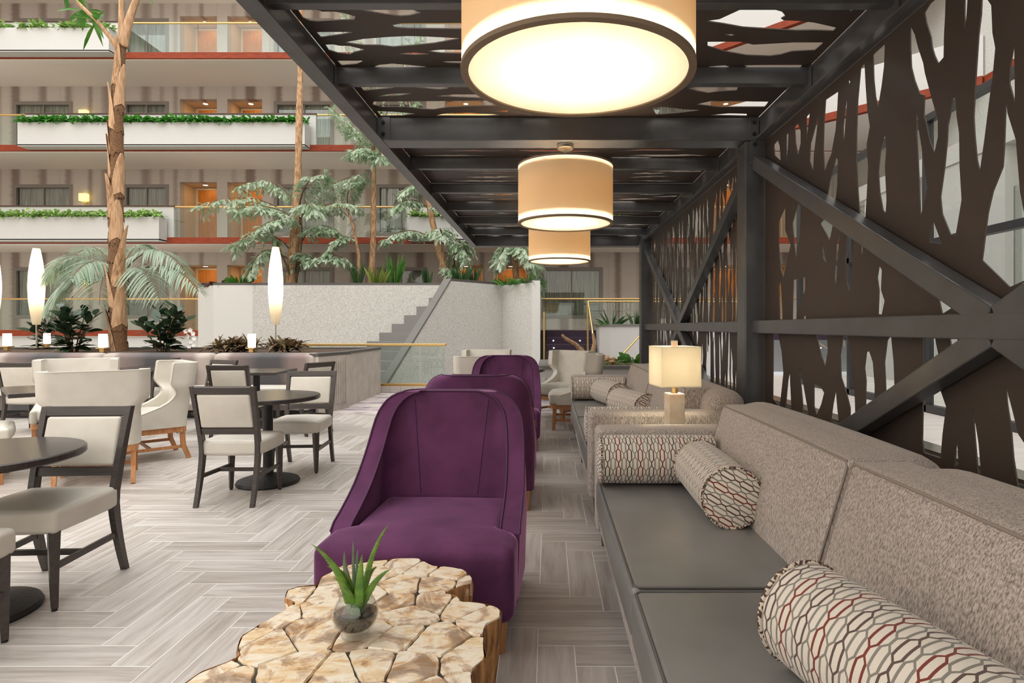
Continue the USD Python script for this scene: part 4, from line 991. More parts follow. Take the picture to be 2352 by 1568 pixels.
def stump(label, outline, ztop, seed, n, grow=0):
    cen = np.mean(outline, axis=0); t = thing('petrified_wood_table', label, 'table', (cen[0], cen[1], 0))
    P = Polygon(np.array(outline) - cen).buffer(0); r = np.random.default_rng(seed)
    x0, y0, x1, y1 = P.bounds; pts = []
    while len(pts) < n:
        p = r.uniform((x0, y0), (x1, y1))
        if P.buffer(.02).contains(Point(p)) and all(np.hypot(*(p - q)) > .092 for q in pts[-400:]): pts.append(p)
        elif r.random() < .002: n -= 1
    for _ in range(1):
        pass
    big = np.array([(x0 - 3, y0 - 3), (x1 + 3, y0 - 3), (x0 - 3, y1 + 3), (x1 + 3, y1 + 3)])
    vor = Voronoi(np.vstack([pts, big]))
    part('resin_bed', ext(P.buffer(-.012), .05).apply_translation((0, 0, ztop - .058)), M['resin'], t)
    for i in range(len(pts)):
        reg = vor.regions[vor.point_region[i]]
        if -1 in reg: continue
        c = Polygon(vor.vertices[reg]).intersection(P)
        if c.is_empty: continue
        if c.geom_type == 'MultiPolygon': c = max(c.geoms, key=lambda g: g.area)
        c = c.buffer(-.0022).buffer(-.006).buffer(.0057)
        if c.is_empty or c.area < 2e-4: continue
        if c.geom_type == 'MultiPolygon': c = max(c.geoms, key=lambda g: g.area)
        b = np.array([c.exterior.interpolate(k / 26, normalized=True).coords[0] for k in range(26)]); cc = b.mean(0)
        b += (b - cc) * r.normal(0, .022, (26, 1)); h = r.uniform(-.003, .002)
        e = cc + (b - cc) * .965
        rings = [np.column_stack([b, np.full(26, ztop - .045)]), np.column_stack([b, np.full(26, ztop - .006 + h)]), np.column_stack([e, np.full(26, ztop + h)])]
        V = np.vstack(rings + [np.array([[*cc, ztop + h]])]); Fc = []
        for q in range(2):
            for j in range(26):
                a, d = q * 26 + j, q * 26 + (j + 1) % 26; Fc += [[a, d, d + 26], [a, d + 26, a + 26]]
        Fc += [[52 + j, 52 + (j + 1) % 26, 78] for j in range(26)]
        if not Polygon(b).exterior.is_ccw: Fc = [f[::-1] for f in Fc]
        part('wood_slice', (V, np.array(Fc)), M['slice'], t)
    N = 220; o = np.array([P.exterior.interpolate(k / N, normalized=True).coords[0] for k in range(N)])
    if not P.exterior.is_ccw: o = o[::-1]
    rings = []
    for z, s in ((ztop - .002, -.002), (ztop - .012, .008), (ztop - .06, .004), (ztop - .13, -.03), (ztop - .22, -.07), (.1, -.11), (0.0, -.10)):
        tg = np.roll(o, -1, 0) - np.roll(o, 1, 0); nn = np.stack([tg[:, 1], -tg[:, 0]], 1); nn /= np.linalg.norm(nn, axis=1, keepdims=True) + 1e-9
        ns = meshkit.fbm(np.column_stack([o * 16, np.full(N, z * 5)]), 4, 3) - .5
        sc = 1 + s / 1.0
        rings.append(np.column_stack([o * sc + nn * (ns[:, None] * .035 * (0.3 if z > ztop - .02 else 1)), np.full(N, z)]))
    R_ = np.array(rings[::-1]); k = len(R_); V = R_.reshape(-1, 3); Fc = []
    for i in range(k - 1):
        for j in range(N):
            a, b = i * N + j, i * N + (j + 1) % N; Fc += [[a, b, b + N], [a, b + N, a + N]]
    part('bark_body', trimesh.Trimesh(V, Fc, process=False), M['bark'], t, smooth=35)
    return t
C8 = dict(s=2.767, ox=400, oy=1150)
ZTT = .42
ol = pix([(905, 530), (935, 480), (1010, 440), (1060, 408), (1150, 395), (1270, 375), (1440, 362), (1550, 362), (1610, 395), (1650, 412), (1760, 420), (1850, 440), (1895, 480), (1900, 520), (1830, 535), (1760, 560), (1720, 580), (1770, 590), (1812, 605), (1820, 635), (1900, 637), (2020, 657), (2080, 692), (2070, 745), (1990, 780), (1965, 830), (1975, 900), (1970, 940), (1985, 990), (1930, 1030), (1890, 1095), (1900, 1157)], **C8)
ol2 = pix([(60, 1157), (170, 1080), (330, 1020), (420, 975), (398, 930), (430, 850), (475, 823), (560, 770), (690, 700), (765, 640), (700, 610), (715, 562), (780, 540), (900, 530)], **C8)
O1 = [tuple(plane_z(*p, ZTT)[:2]) for p in ol]; O2 = [tuple(plane_z(*p, ZTT)[:2]) for p in ol2]
near = [(-.10, 1.22), (-.16, 1.12), (-.10, 1.0), (-.2, .86), (-.42, .80), (-.62, .84), (-.78, .95), (-.84, 1.06), (-.98, 1.15), (-1.02, 1.25)]
stump('coffee table of pale petrified wood slices in the foreground', O1 + near + O2, ZTT, 4, 62)
a_ = np.linspace(0, 2 * np.pi, 40, endpoint=False); rr = .30 + .035 * np.sin(3 * a_) + .03 * np.sin(5 * a_ + 1)
stump('small petrified wood table between two plum chairs, mostly hidden', [(-.44 + r * math.cos(q) * .95, 5.66 + r * math.sin(q)) for r, q in zip(rr, a_)], .45, 8, 20)
# ================================================================ BANQUETTE AND ITS PLANTER
M['ombre'] = usdkit.material(stage, LK + 'ombre_velvet', {
    'geo': ('geometry', {}), 's': ('separate_xyz', {}), 'n': ('noise_texture', {'scale': 4.0, 'detail': 5.0, 'roughness': .65}), 'a': ('math', {'math_type': 'multiply_add', 'value2': .16}), 'd': ('math', {'math_type': 'multiply_add', 'value2': 1 / 1.70, 'value3': 9.97}), 'fr': ('math', {'math_type': 'fraction'}),
    'r': ('rgb_ramp', {'ramp': [(0, lin((176, 164, 156))), (.12, lin((172, 160, 152))), (.18, lin((124, 107, 103))), (.34, lin((98, 88, 88))), (.44, lin((66, 65, 67))), (.62, lin((70, 67, 69))), (.72, lin((124, 107, 103))), (.83, lin((134, 117, 112))), (.90, lin((180, 168, 160))), (1, lin((176, 164, 156)))]}),
    'p': ('principled_bsdf', {'roughness': .6, 'sheen_weight': .15, 'sheen_roughness': .4, 'sheen_tint': (.9, .86, .84)})},
    [('geo.position', 's.vector'), ('geo.position', 'n.vector'), ('n.fac', 'a.value1'), ('s.x', 'a.value3'), ('a.value', 'd.value1'), ('d.value', 'fr.value1'), ('fr.value', 'r.fac'), ('r.color', 'p.base_color')], 'p.BSDF')
bq = thing('banquette', 'long banquette with grey-pink ombre velvet back and pale seat pads', 'bench')
for a, b in ((-10.2, -8.53), (-8.51, -6.84), (-6.82, -5.14), (-5.12, -3.52)):
    part('back_panel', rb(a, b, 9.14, 9.42, .36, .935, .085, n=(8, 2, 4), bulge=(0, .02, 0)), M['ombre'], bq, smooth=40)
    part('seat_pad', rb(a, b, 8.70, 9.15, .335, .455, .035, n=(8, 3, 1), bulge=(0, 0, .01)), M['cream'], bq, smooth=40)
part('seat_base', box(-10.2, -3.52, 8.76, 9.4, .12, .333), M['ombre'], bq)
part('plinth', box(-10.2, -3.55, 8.82, 9.4, 0, .118), M['black'], bq)
M['flute'] = noisy('fluted_panel', (190, 182, 172), (176, 167, 157), (1, 1, 1), 5.0, rough=.5)
bp = thing('banquette_planter', 'long planter behind the banquette with charcoal coping and fluted end panel', 'planter')
bpoly = Polygon([(-12.5, 9.45), (-3.55, 9.45), (-3.36, 9.97), (-3.36, 12.05), (-12.5, 12.05)])
part('body', ext(bpoly.difference(bpoly.buffer(-.12)), .885), M['flute'], bp)
part('coping', ext(bpoly.buffer(.012).difference(bpoly.buffer(-.16)), .042).apply_translation((0, 0, .887)), M['dark_cap'], bp)
part('mulch', ext(bpoly.buffer(-.122), .1).apply_translation((0, 0, .80)), M['mulch'], bp)
part('end_panel', vwall((-3.495, 9.14), (-3.295, 9.96), 0, .885, .05), M['flute'], bp)
part('end_coping', vwall((-3.49, 9.13), (-3.285, 9.98), .887, .93, .16), M['dark_cap'], bp)
p_, q_ = np.array((-3.493, 9.16)), np.array((-3.297, 9.94)); dd = unit(q_ - p_)
for i in range(13):
    a = p_ + dd * (.10 + i * .05); part('rib', vwall(a, a + dd * .03, .11, .80, .014, -1), M['flute'], bp)

# ---- standing torpedo lamps and small square lamps on the planter
M['torpedo'] = usdkit.material(stage, LK + 'torpedo_shade', {'d': ('diffuse_bsdf', {'color': lin((250, 240, 220))}), 't': ('translucent_bsdf', {'color': lin((255, 246, 228))}), 'm': ('mix_closure', {'fac': .62})}, [('d.BSDF', 'm.closure1'), ('t.BSDF', 'm.closure2')], 'm.closure')
M['tube_glow'] = emit('torpedo_tube_glow', (255, 236, 200), 14.0)
M['cube_glow'] = emit('square_lamp_glow', (255, 244, 226), 2.6)
def make_torpedo(label, loc):
    t = thing('torpedo_lamp', label, 'floor lamp', loc, 0, 'tall torpedo lamps')
    part('foot', lathe([(.12, 0), (.12, .012), (.02, .02), (0, .02)], 32), M['nickel'], t, smooth=30)
    part('stem', cyl((0, 0, .015), (0, 0, .50), .013, 12), M['nickel'], t)
    z = np.linspace(0, 1, 22); r = .056 + .080 * np.sin(np.clip(z * .96 + .02, 0, 1) * np.pi) ** .9 - .004 * z
    part('shade', lathe([(0.02, .455)] + [(a, .45 + 1.47 * b) for a, b in zip(r, z)] + [(.0, 1.925)], 40), M['torpedo'], t, smooth=40)
    part('tube', cyl((0, 0, .85), (0, 0, 1.8), .03, 10), M['tube_glow'], t)
    return t
L1 = make_torpedo('tall torpedo floor lamp at left, in front of the arching fronds', (-9.88, 11.6, .93))
dup(L1, (-5.17, 11.4, .93), 0, 'tall torpedo floor lamp in front of the smooth pale wall, right of the palm')
dup(L1, (-10.68, 11.55, .93), 0, 'torpedo floor lamp cut off by the left edge')
def make_cube(label, loc):
    t = thing('square_candle_lamp', label, 'lamp', loc, 0, 'small square lamps on the planter')
    part('base', cat([rb(-.035, .035, -.035, .035, 0, .06, .004), rb(-.07, .07, -.07, .07, .06, .078, .003)]), M['brass'], t)
    part('shade', T(rbox(.094, .094, .22, .012, n=(2, 2, 2), bulge=(.008, .008, 0)), 0, 0, .189), M['cube_glow'], t, smooth=40)
    return t
C1 = make_cube('small square glowing lamp at the far left of the planter', (-9.22, 10.24, .93))
dup(C1, (-9.86, 11.82, .93), 0, 'small square glowing lamp farther back, beside the leftmost torpedo lamp', scale=(.95, .95, .95))
dup(C1, (-7.06, 9.53, .93), 0, 'small square glowing lamp in front of the palm trunk')
dup(C1, (-4.70, 9.53, .93), 0, 'small square glowing lamp among the bronze-leaved plants')

# ================================================================ PLANTS
M['rubber'] = leafy('rubber_leaf', (38, 56, 42), (72, 94, 60), .2, .1, 4.0)
M['bronze_leaf'] = leafy('bronze_leaf', (92, 62, 46), (156, 150, 104), .35, .2, 9.0)
M['cordyline'] = leafy('cordyline_leaf', (58, 34, 34), (108, 74, 62), .35, .2, 9.0)
M['kentia'] = leafy('kentia_leaf', (152, 174, 150), (208, 218, 200), .4, .4, 2.0)
M['fishtail'] = leafy('fishtail_leaf', (136, 162, 124), (236, 241, 226), .36, .35, 2.6)
M['fresh'] = leafy('fresh_green_leaf', (50, 106, 34), (110, 160, 60), .35, .35, 4.0)
M['sans'] = leafy('snake_plant_leaf', (34, 66, 34), (84, 116, 62), .38, .15, 6.0)
M['sans_y'] = leafy('yellow_snake_leaf', (92, 122, 48), (176, 172, 82), .38, .25, 6.0)
M['strap'] = leafy('strap_leaf', (46, 100, 34), (120, 168, 70), .38, .3, 6.0)
M['pale_strap'] = leafy('variegated_leaf', (120, 140, 92), (206, 206, 168), .4, .3, 6.0)
M['trunk'] = noisy('fibrous_trunk', (196, 158, 118), (126, 92, 64), (10, 10, 2.2), 3.0, 6.0, .36, .66, rough=.85, bump=.6)
M['sheath'] = noisy('leaf_sheath', (206, 170, 132), (158, 118, 84), (12, 12, 1.5), 3.0, 5.0, .3, .7, rough=.7, bump=.3)
M['fibre'] = noisy('dark_fibre', (134, 98, 66), (84, 60, 42), (20, 20, 40), 2.0, 4.0, rough=.95, bump=.8)
M['stem'] = noisy('brown_stem', (120, 96, 66), (82, 70, 46), (8, 8, 2), 4.0, rough=.7)
M['petal'] = plain('white_petal', (244, 242, 236), .5)
rp = np.random.default_rng(21)

def wedge(mb, base, d, up, L, w):                       # a fishtail leaflet: a ragged wedge
    d = unit(d); s = unit(np.cross(d, up)); u = np.cross(s, d); k = rp.uniform(.75, 1.1, 4)
    V = np.array([base, base + d * L * .55 + s * w * .42, base + d * L * k[0] + s * w * .5, base + d * L * .8 * k[1] + s * w * .16, base + d * L * 1.05 * k[2] - s * w * .05, base + d * L * .78 * k[3] - s * w * .3, base + d * L * .85 - s * w * .5, base + d * L * .5 - s * w * .4])
    V[:, 2] -= .22 * L * np.linspace(0, 1, 8) * 0 + .25 * np.linalg.norm(V - base, axis=1) ** 2 / L
    V += np.outer(np.array([0, 1, 1, 0, 0, 0, 1, 1]) * w * .12, u)
    mb.add(V, [[0, 1, 3], [1, 2, 3], [0, 3, 5], [3, 4, 5], [0, 5, 7], [5, 6, 7]])

def fishtail_frond(mb, p0, p1, p2, width, Ll, n=12, per=4):
    P = bez(p0, p1, p2, 40); tg = np.gradient(P, axis=0)
    for i in range(n):
        t = .22 + .78 * i / (n - 1); j = min(39, int(t * 39)); b = P[j]; d = unit(tg[j])
        sd_ = unit(np.cross(d, (0, 0, 1)) + rp.normal(0, .12, 3))
        wd = width * (math.sin(min(1, (t - .1) * 1.25) * np.pi * .8) * .8 + .25)
        for s in (-1, 1):
            dr = unit(sd_ * s + d * .55 + (0, 0, -.25 + rp.normal(0, .15)))
            for q in range(per):
                f = (q + 1) / per; pos = b + dr * wd * f - np.array((0, 0, .18 * wd * f * f))
                for s2 in (-1, 1):
                    ld = unit(dr * .8 + d * s2 * .7 + (0, 0, -.45) + rp.normal(0, .22, 3))
                    wedge(mb, pos, ld, (0, 0, 1) + rp.normal(0, .25, 3), Ll * rp.uniform(.65, 1.1), Ll * rp.uniform(.28, .44))
        if i == n - 1:
            for q in range(4): wedge(mb, b, unit(d + rp.normal(0, .4, 3)), (0, 0, 1), Ll * 1.2, Ll * .6)
    return P

def trunk_part(t, pts, rad, mat, n=14, rough=.12, seed=0, name='trunk'):
    P = np.asarray(pts); s = np.linspace(0, 1, len(P)); k = 40
    Q = np.stack([np.interp(np.linspace(0, 1, k), s, P[:, c]) for c in range(3)], 1); r = np.interp(np.linspace(0, 1, k), s, rad)
    r = r * (1 + rough * (meshkit.noise(np.stack([np.arange(k) * .9, np.zeros(k), np.zeros(k)], 1), seed) - .5) * 2)
    part(name, tube(Q, r, n), mat, t, smooth=40)

def tree(label, trunk, rads, fronds, D, width, Ll, name='fishtail_palm', group=None, mat=None, stems=()):
    """trunk: pixel points at depth D; fronds: (origin, bend, tip) pixel triples with depth shifts"""
    t = thing(name, label, 'tree')
    trunk_part(t, [at(x, y, D) for x, y in trunk], rads, M['trunk'], seed=len(label))
    for st_ in stems: part('stem', tube(bez(*[at(x, y, D + d) for x, y, d in st_], n=14), np.linspace(.035, .016, 14), 7), M['stem'], t, smooth=True)
    for f in fronds:
        mb = MB(); P = fishtail_frond(mb, *[at(x, y, D + d) for x, y, d in f[:3]], (f[3] if len(f) > 3 else width), Ll)
        fr = part('frond', mb.mesh(), mat or M['fishtail'], t)
        part('rachis', tube(P, np.linspace(.022, .006, 40), 5), M['stem'], fr, smooth=True)
    return t
tree('tall slim terrace palm rising out of a mass of grey-green fishtail fronds', [(668, 662), (676, 560), (684, 420), (689, 200), (694, -60)], [.15, .13, .10, .075, .06],
     [((690, 520, 0), (600, 420, -.3), (470, 470, -.6), .42), ((690, 500, 0), (650, 385, .2), (560, 425, .1), .40), ((690, 500, 0), (745, 410, 0), (832, 402, -.2), .36), ((688, 500, 0), (750, 455, -.4), (815, 470, -.6), .42),
      ((672, 580, 0), (610, 500, -.4), (540, 560, -.8), .40), ((668, 600, 0), (600, 540, -.5), (575, 620, -.8), .34), ((690, 560, 0), (720, 500, -.5), (765, 525, -.7), .28), ((688, 520, 0), (640, 455, -.5), (545, 480, -.9), .34),
      ((688, 470, 0), (700, 400, -.6), (745, 400, -.8), .30), ((672, 640, 0), (690, 560, -.3), (705, 590, -.4), .22), ((686, 520, 0), (660, 480, -.7), (600, 520, -1.0), .34), ((688, 520, 0), (700, 440, -.9), (720, 480, -1.2), .34)], 16.2, .4, .20, mat=M['fishtail'],
     stems=[((672, 660, 0), (660, 590, -.3), (610, 520, -.4)), ((676, 660, 0), (700, 560, -.3), (690, 480, -.2))])
tree('thin-stemmed terrace palm with a low spray of pale fronds', [(824, 660), (824, 590), (812, 520), (788, 455)], [.055, .045, .035, .02],
     [((822, 640, 0), (800, 565, -.3), (716, 592, -.6), .34), ((800, 480, 0), (790, 430, -.2), (822, 415, -.3), .25), ((815, 560, 0), (790, 520, -.4), (750, 575, -.5), .2)], 15.9, .3, .18)
tree('slender terrace palm topped by a small tuft of fronds beside the pergola', [(852, 662), (857, 560), (858, 460), (860, 370), (868, 330)], [.10, .08, .07, .05, .03],
     [((860, 380, 0), (835, 320, -.2), (768, 255, -.5), .36), ((860, 385, 0), (850, 320, -.5), (812, 345, -.8), .34), ((862, 375, 0), (860, 310, -.3), (850, 270, -.4), .34), ((862, 380, 0), (880, 330, -.4), (872, 360, -.7), .28), ((866, 350, 0), (890, 280, .2), (950, 240, .3), .4), ((862, 360, 0), (845, 300, .3), (800, 290, .4), .34), ((868, 350, 0), (900, 180, .4), (960, 90, .4), .5), ((868, 350, 0), (850, 150, .4), (800, 30, .3), .5)], 16.4, .36, .19)
tree('leaning terrace palm under the end of the pergola roof', [(1030, 662), (1016, 600), (1000, 540), (985, 470), (978, 430)], [.10, .10, .09, .075, .05],
     [((985, 480, 0), (945, 440, -.2), (905, 475, -.4), .34), ((1002, 560, 0), (950, 505, -.3), (885, 548, -.5), .26), ((1030, 570, 0), (1055, 520, -.3), (1072, 590, -.5), .36), ((990, 490, 0), (1010, 440, -.2), (1060, 500, -.4), .36), ((1040, 640, 0), (1040, 580, -.2), (1062, 560, -.4), .22), ((1024, 560, 0), (1000, 500, -.5), (1020, 540, -.7), .34), ((980, 450, 0), (960, 400, -.3), (925, 440, -.4), .3), ((1036, 640, 0), (1025, 600, -.3), (1040, 620, -.5), .2)], 16.0, .34, .18,
     stems=[((1036, 660, 0), (1026, 610, -.1), (1032, 550, -.2)), ((1044, 660, 0), (1040, 600, -.1), (1050, 540, -.2))])
tree('short terrace palm at right, large pale leaf tips beside the far pendant lamp', [(1187, 662), (1183, 600), (1176, 540), (1172, 420)], [.085, .08, .07, .05],
     [((1180, 560, 0), (1160, 540, -.2), (1146, 600, -.4), .2), ((1182, 560, 0), (1215, 540, -.3), (1240, 645, -.5), .26), ((1182, 560, 0), (1200, 545, -.6), (1222, 600, -.9), .2), ((1176, 500, 0), (1230, 440, .3), (1290, 480, .4), .4), ((1176, 480, 0), (1120, 430, .3), (1060, 470, .3), .4)], 15.7, .3, .27)

# sword-leaved clumps on the terrace and in the planters
def clump(label, px, py, D, h, n, spread, w, mat, name='snake_plant', cat_='plant', droop=.05, peak=.3):
    t = thing(name, label, cat_); b = at(px, py, D); mb = MB()
    for i in range(n):
        a = rp.uniform(0, 2 * np.pi); r = rp.uniform(0, 1) ** .5
        base = b + np.array([math.cos(a), math.sin(a), 0]) * r * spread * .35
        d = unit((math.cos(a) * r * spread * 1.2 / max(h, .1), math.sin(a) * r * spread * 1.2 / max(h, .1), 1.0))
        leaf(mb, base, d, (math.sin(a + .4), -math.cos(a), .1), h * rp.uniform(.65, 1.05), w * rp.uniform(.8, 1.15), droop * rp.uniform(.3, 1.3) * (1 + r), fold=.25, n=5, peak=peak)
    part('leaves', mb.mesh(), mat, t, smooth=True); return t
clump('clump of fine upright dark leaves at the foot of the second terrace palm', 822, 658, 15.65, .75, 34, .18, .04, M['sans'])
clump('yellow-edged sword-leaved clump on the terrace, at the slender trunk', 868, 658, 15.6, .66, 22, .34, .065, M['sans_y'])
clump('tall green strap-leaved clump on the terrace behind the stair top', 906, 658, 15.6, .95, 30, .26, .05, M['strap'])
clump('small dark snake plant alone on the terrace edge', 982, 658, 15.6, .58, 18, .14, .06, M['sans'])
clump('wide dark snake plant on the terrace before the lit door', 1058, 652, 14.9, .56, 34, .26, .06, M['sans'])
clump('narrow dark snake plant right of the wide one on the terrace', 1088, 652, 15.2, .50, 22, .16, .06, M['sans'])
clump('low bright green dracaena at the right end of the terrace, left of the trunk', 1166, 655, 14.9, .44, 34, .5, .05, M['strap'], 'dracaena', droop=.5)
clump('full green dracaena at the right end of the terrace, under the pale leaf tips', 1212, 652, 14.75, .5, 60, .6, .05, M['strap'], 'dracaena', droop=.6)
clump('bronze-red cordyline on the left end of the terrace', 508, 657, 15.7, .36, 60, .6, .07, M['cordyline'], 'cordyline', droop=.5, peak=.45)
clump('bright green bushy plant on the left end of the terrace', 552, 655, 15.7, .44, 44, .42, .08, M['fresh'], 'green_shrub', droop=.3, peak=.5)
clump('spiky grass with fine foliage in the angled planter, beside the brass rail', 1405, 748, 14.4, .52, 18, .5, .05, M['sans'], 'spiky_grass', droop=.15)
clump('low tuft of fine grass in the angled planter', 1402, 747, 14.25, .24, 90, .5, .014, M['strap'], 'grass_tuft', droop=.4)
clump('upright sword-leaved plant at the right of the angled planter', 1458, 748, 14.5, .44, 18, .2, .055, M['sans'], 'spiky_grass')
clump('variegated spider plant in the low planter bed', 1408, 838, 11.5, .36, 46, .55, .03, M['pale_strap'], 'spider_plant', droop=.6)
clump('broad-leaved green plant in the low planter bed beside the pergola post', 1452, 832, 11.6, .36, 26, .42, .11, M['fresh'], 'broad_leaf_plant', droop=.5, peak=.5)
clump('fine pale air plant growing on the driftwood', 1348, 812, 11.9, .26, 40, .5, .018, M['pale_strap'], 'air_plant', droop=.3)
clump('small yellow-green rosette at the left of the driftwood', 1318, 836, 11.7, .16, 22, .4, .03, M['sans_y'], 'rosette_plant', droop=.3)
clump('small agave on the floor by the textured wall, above the far plum chair', 1168, 838, 12.2, .30, 10, .3, .045, M['strap'], 'agave', droop=.1)
clump('small green tuft on the floor by the textured wall, left of the cream chairs', 1073, 868, 12.3, .2, 12, .2, .04, M['strap'], 'agave', droop=.2)
clump('fern seen through the far screen', 1640, 838, 11.5, .5, 40, .6, .035, M['strap'], 'fern', droop=.4) if False else None
dw = thing('driftwood', 'gnarled pale driftwood stump with two branches in the low planter bed', 'driftwood')
part('branch', tube([at(1352, 838, 11.8), at(1338, 808, 11.8), at(1322, 790, 11.8), at(1300, 778, 11.7), at(1290, 768, 11.7)], [.09, .05, .038, .034, .02], 8), M['sheath'], dw, smooth=True)
part('branch', tube([at(1355, 838, 11.9), at(1362, 805, 11.9), at(1366, 785, 11.9), at(1362, 765, 11.9)], [.08, .05, .035, .02], 8), M['sheath'], dw, smooth=True)
m = trimesh.creation.icosphere(4, 1.0); v = m.vertices; v *= (1 + .9 * (meshkit.fbm(v * 3.0, 4, 2) - .5))[:, None]; m.vertices = v * (.34, .2, .16)
part('root', T(m, *at(1378, 836, 11.7)), M['sheath'], dw, smooth=40)

# ---- the near palm: trunk clad in old leaf sheaths
pm = thing('palm_tree', 'tall palm with a sheath-clad trunk rising from the banquette planter', 'tree')
Dp = 10.9
tp_ = [(275, 815), (270, 700), (267, 560), (267, 420), (268, 280), (272, 180), (280, 100)]
tr_ = [.128, .125, .116, .110, .102, .086, .070]
trunk_part(pm, [at(x, y, Dp) for x, y in tp_], tr_, M['fibre'], 20, .10, 5)
TP = np.array([at(x, y, Dp) for x, y in tp_])
def on_trunk(z): return np.array([np.interp(z, TP[:, 2], TP[:, 0]), np.interp(z, TP[:, 2], TP[:, 1]), z]), float(np.interp(z, TP[:, 2], tr_))
zz_ = .95; k = 0
while zz_ < 6.15:
    ang = -math.pi / 2 + (k % 2 * 2 - 1) * .75 + rp.normal(0, .45) + (math.pi if k % 5 == 4 else 0); Hs = rp.uniform(.55, .85); nu, nv = 9, 9; V = []
    for j in range(nv):
        f = j / (nv - 1); c, r = on_trunk(zz_ + Hs * f); span = (1.25 * (1 - f) ** .8 + .13)
        for i in range(nu):
            g = i / (nu - 1) * 2 - 1; a = ang + g * span; rr_ = r * (1.06 + .10 * f) + .012 * (1 - g * g) + (.05 * f ** 3)
            V.append(c + np.array([math.cos(a) * rr_, math.sin(a) * rr_, -.10 * abs(g) * (1 - f) + rp.normal(0, .004)]))
    V = np.array(V); Fc = []
    for j in range(nv - 1):
        for i in range(nu - 1):
            a = j * nu + i; Fc += [[a, a + 1, a + nu + 1], [a, a + nu + 1, a + nu]]
    part('leaf_sheath', (V, np.array(Fc)), M['sheath'] if k % 3 else M['trunk'], pm, smooth=True)
    nb, c0 = 28, zz_ - .02; a = np.arange(nb) / nb * 2 * np.pi; rag = rp.uniform(.03, .16, nb); up_ = .05 * np.sin(a + k)
    cc_, r0 = on_trunk(c0); lo = np.column_stack([cc_[0] + np.cos(a) * r0 * 1.12, cc_[1] + np.sin(a) * r0 * 1.12, c0 + up_ - rag]); hi = np.column_stack([cc_[0] + np.cos(a) * r0 * 1.03, cc_[1] + np.sin(a) * r0 * 1.03, c0 + up_ + .10])
    part('fibre_collar', (np.vstack([lo, hi]), np.array([f for j in range(nb) for f in ([j, (j + 1) % nb, nb + (j + 1) % nb], [j, nb + (j + 1) % nb, nb + j])])), M['fibre'], pm)
    zz_ += rp.uniform(.33, .50); k += 1
def frond_leaves(P, cl, Lf, w, per):
    mb = MB()
    for c in cl:
        j = int(c * (len(P) - 1)); b = P[j]; d = unit(P[min(j + 1, len(P) - 1)] - P[max(j - 1, 0)])
        for q in range(per):
            dd_ = unit(rp.normal(0, .75, 3) + d * .2 + (0, 0, .1))
            leaf(mb, b + dd_ * .03, dd_, (0, 0, 1) + rp.normal(0, .3, 3), Lf * rp.uniform(.6, 1.1), w * rp.uniform(.8, 1.2), rp.uniform(.2, .6), n=4, peak=.6)
    return mb.mesh()
for pts, r0, cl in ((((270, 112, 0), (250, 70, -.1), (150, -20, -.3)), .05, (.42, .55, .8)), (((282, 108, 0), (290, 50, 0), (330, -40, 0)), .085, (.75, .9)), (((280, 100, .1), (278, 40, .1), (278, -60, .1)), .06, (.9,))):
    P = bez(*[at(x, y, Dp + d) for x, y, d in pts], n=24); P = np.vstack([P, P[-1] + np.outer(np.linspace(.05, 1, 8), P[-1] - P[-6]) * 2.0])
    fr = part('leaf_stalk', tube(P, np.linspace(r0, r0 * .35, len(P)), 10), M['sheath'], pm, smooth=True)
    part('leaflets', frond_leaves(P, cl, .42, .085, 9), M['fresh'], fr)
# ---- arching feather palm behind the trunk
kp = thing('feather_palm', 'low feather palm with arching grey-green fronds behind the palm trunk', 'plant')
for pts in (((262, 640, 0), (170, 540, -.1), (106, 640, -.3)), ((262, 650, 0), (170, 590, -.4), (104, 716, -.6)), ((275, 640, 0), (350, 520, -.1), (424, 622, -.3)), ((275, 650, 0), (380, 560, -.3), (456, 668, -.5)),
            ((275, 655, 0), (330, 560, -.9), (368, 690, -1.2)), ((265, 655, 0), (232, 590, -.9), (228, 700, -1.2)), ((265, 640, 0), (235, 540, .4), (180, 580, .5)), ((275, 640, 0), (300, 540, .5), (350, 570, .6)), ((268, 645, 0), (215, 560, -.6), (165, 640, -1.0))):
    P = bez(*[at(x, y, 11.9 + d) for x, y, d in pts], n=46); tg = np.gradient(P, axis=0); mb = MB()
    for j in range(5, 46):
        d = unit(tg[j]); f = (j - 5) / 40; s = unit(np.cross(d, (0, 0, 1)))
        for sg in (-1, 1):
            ld = unit(s * sg * .75 + d * .55 + (0, 0, .12) + rp.normal(0, .06, 3))
            leaf(mb, P[j], ld, (0, 0, 1), 58e-2 * (math.sin((f * .8 + .18) * np.pi) ** .6) * rp.uniform(.9, 1.1), .034, rp.uniform(.55, .85), fold=.2, n=5, peak=.3)
    fr = part('frond', mb.mesh(), M['kentia'], kp)
    part('rachis', tube(P, np.linspace(.016, .005, 46), 5), M['stem'], fr, smooth=True)
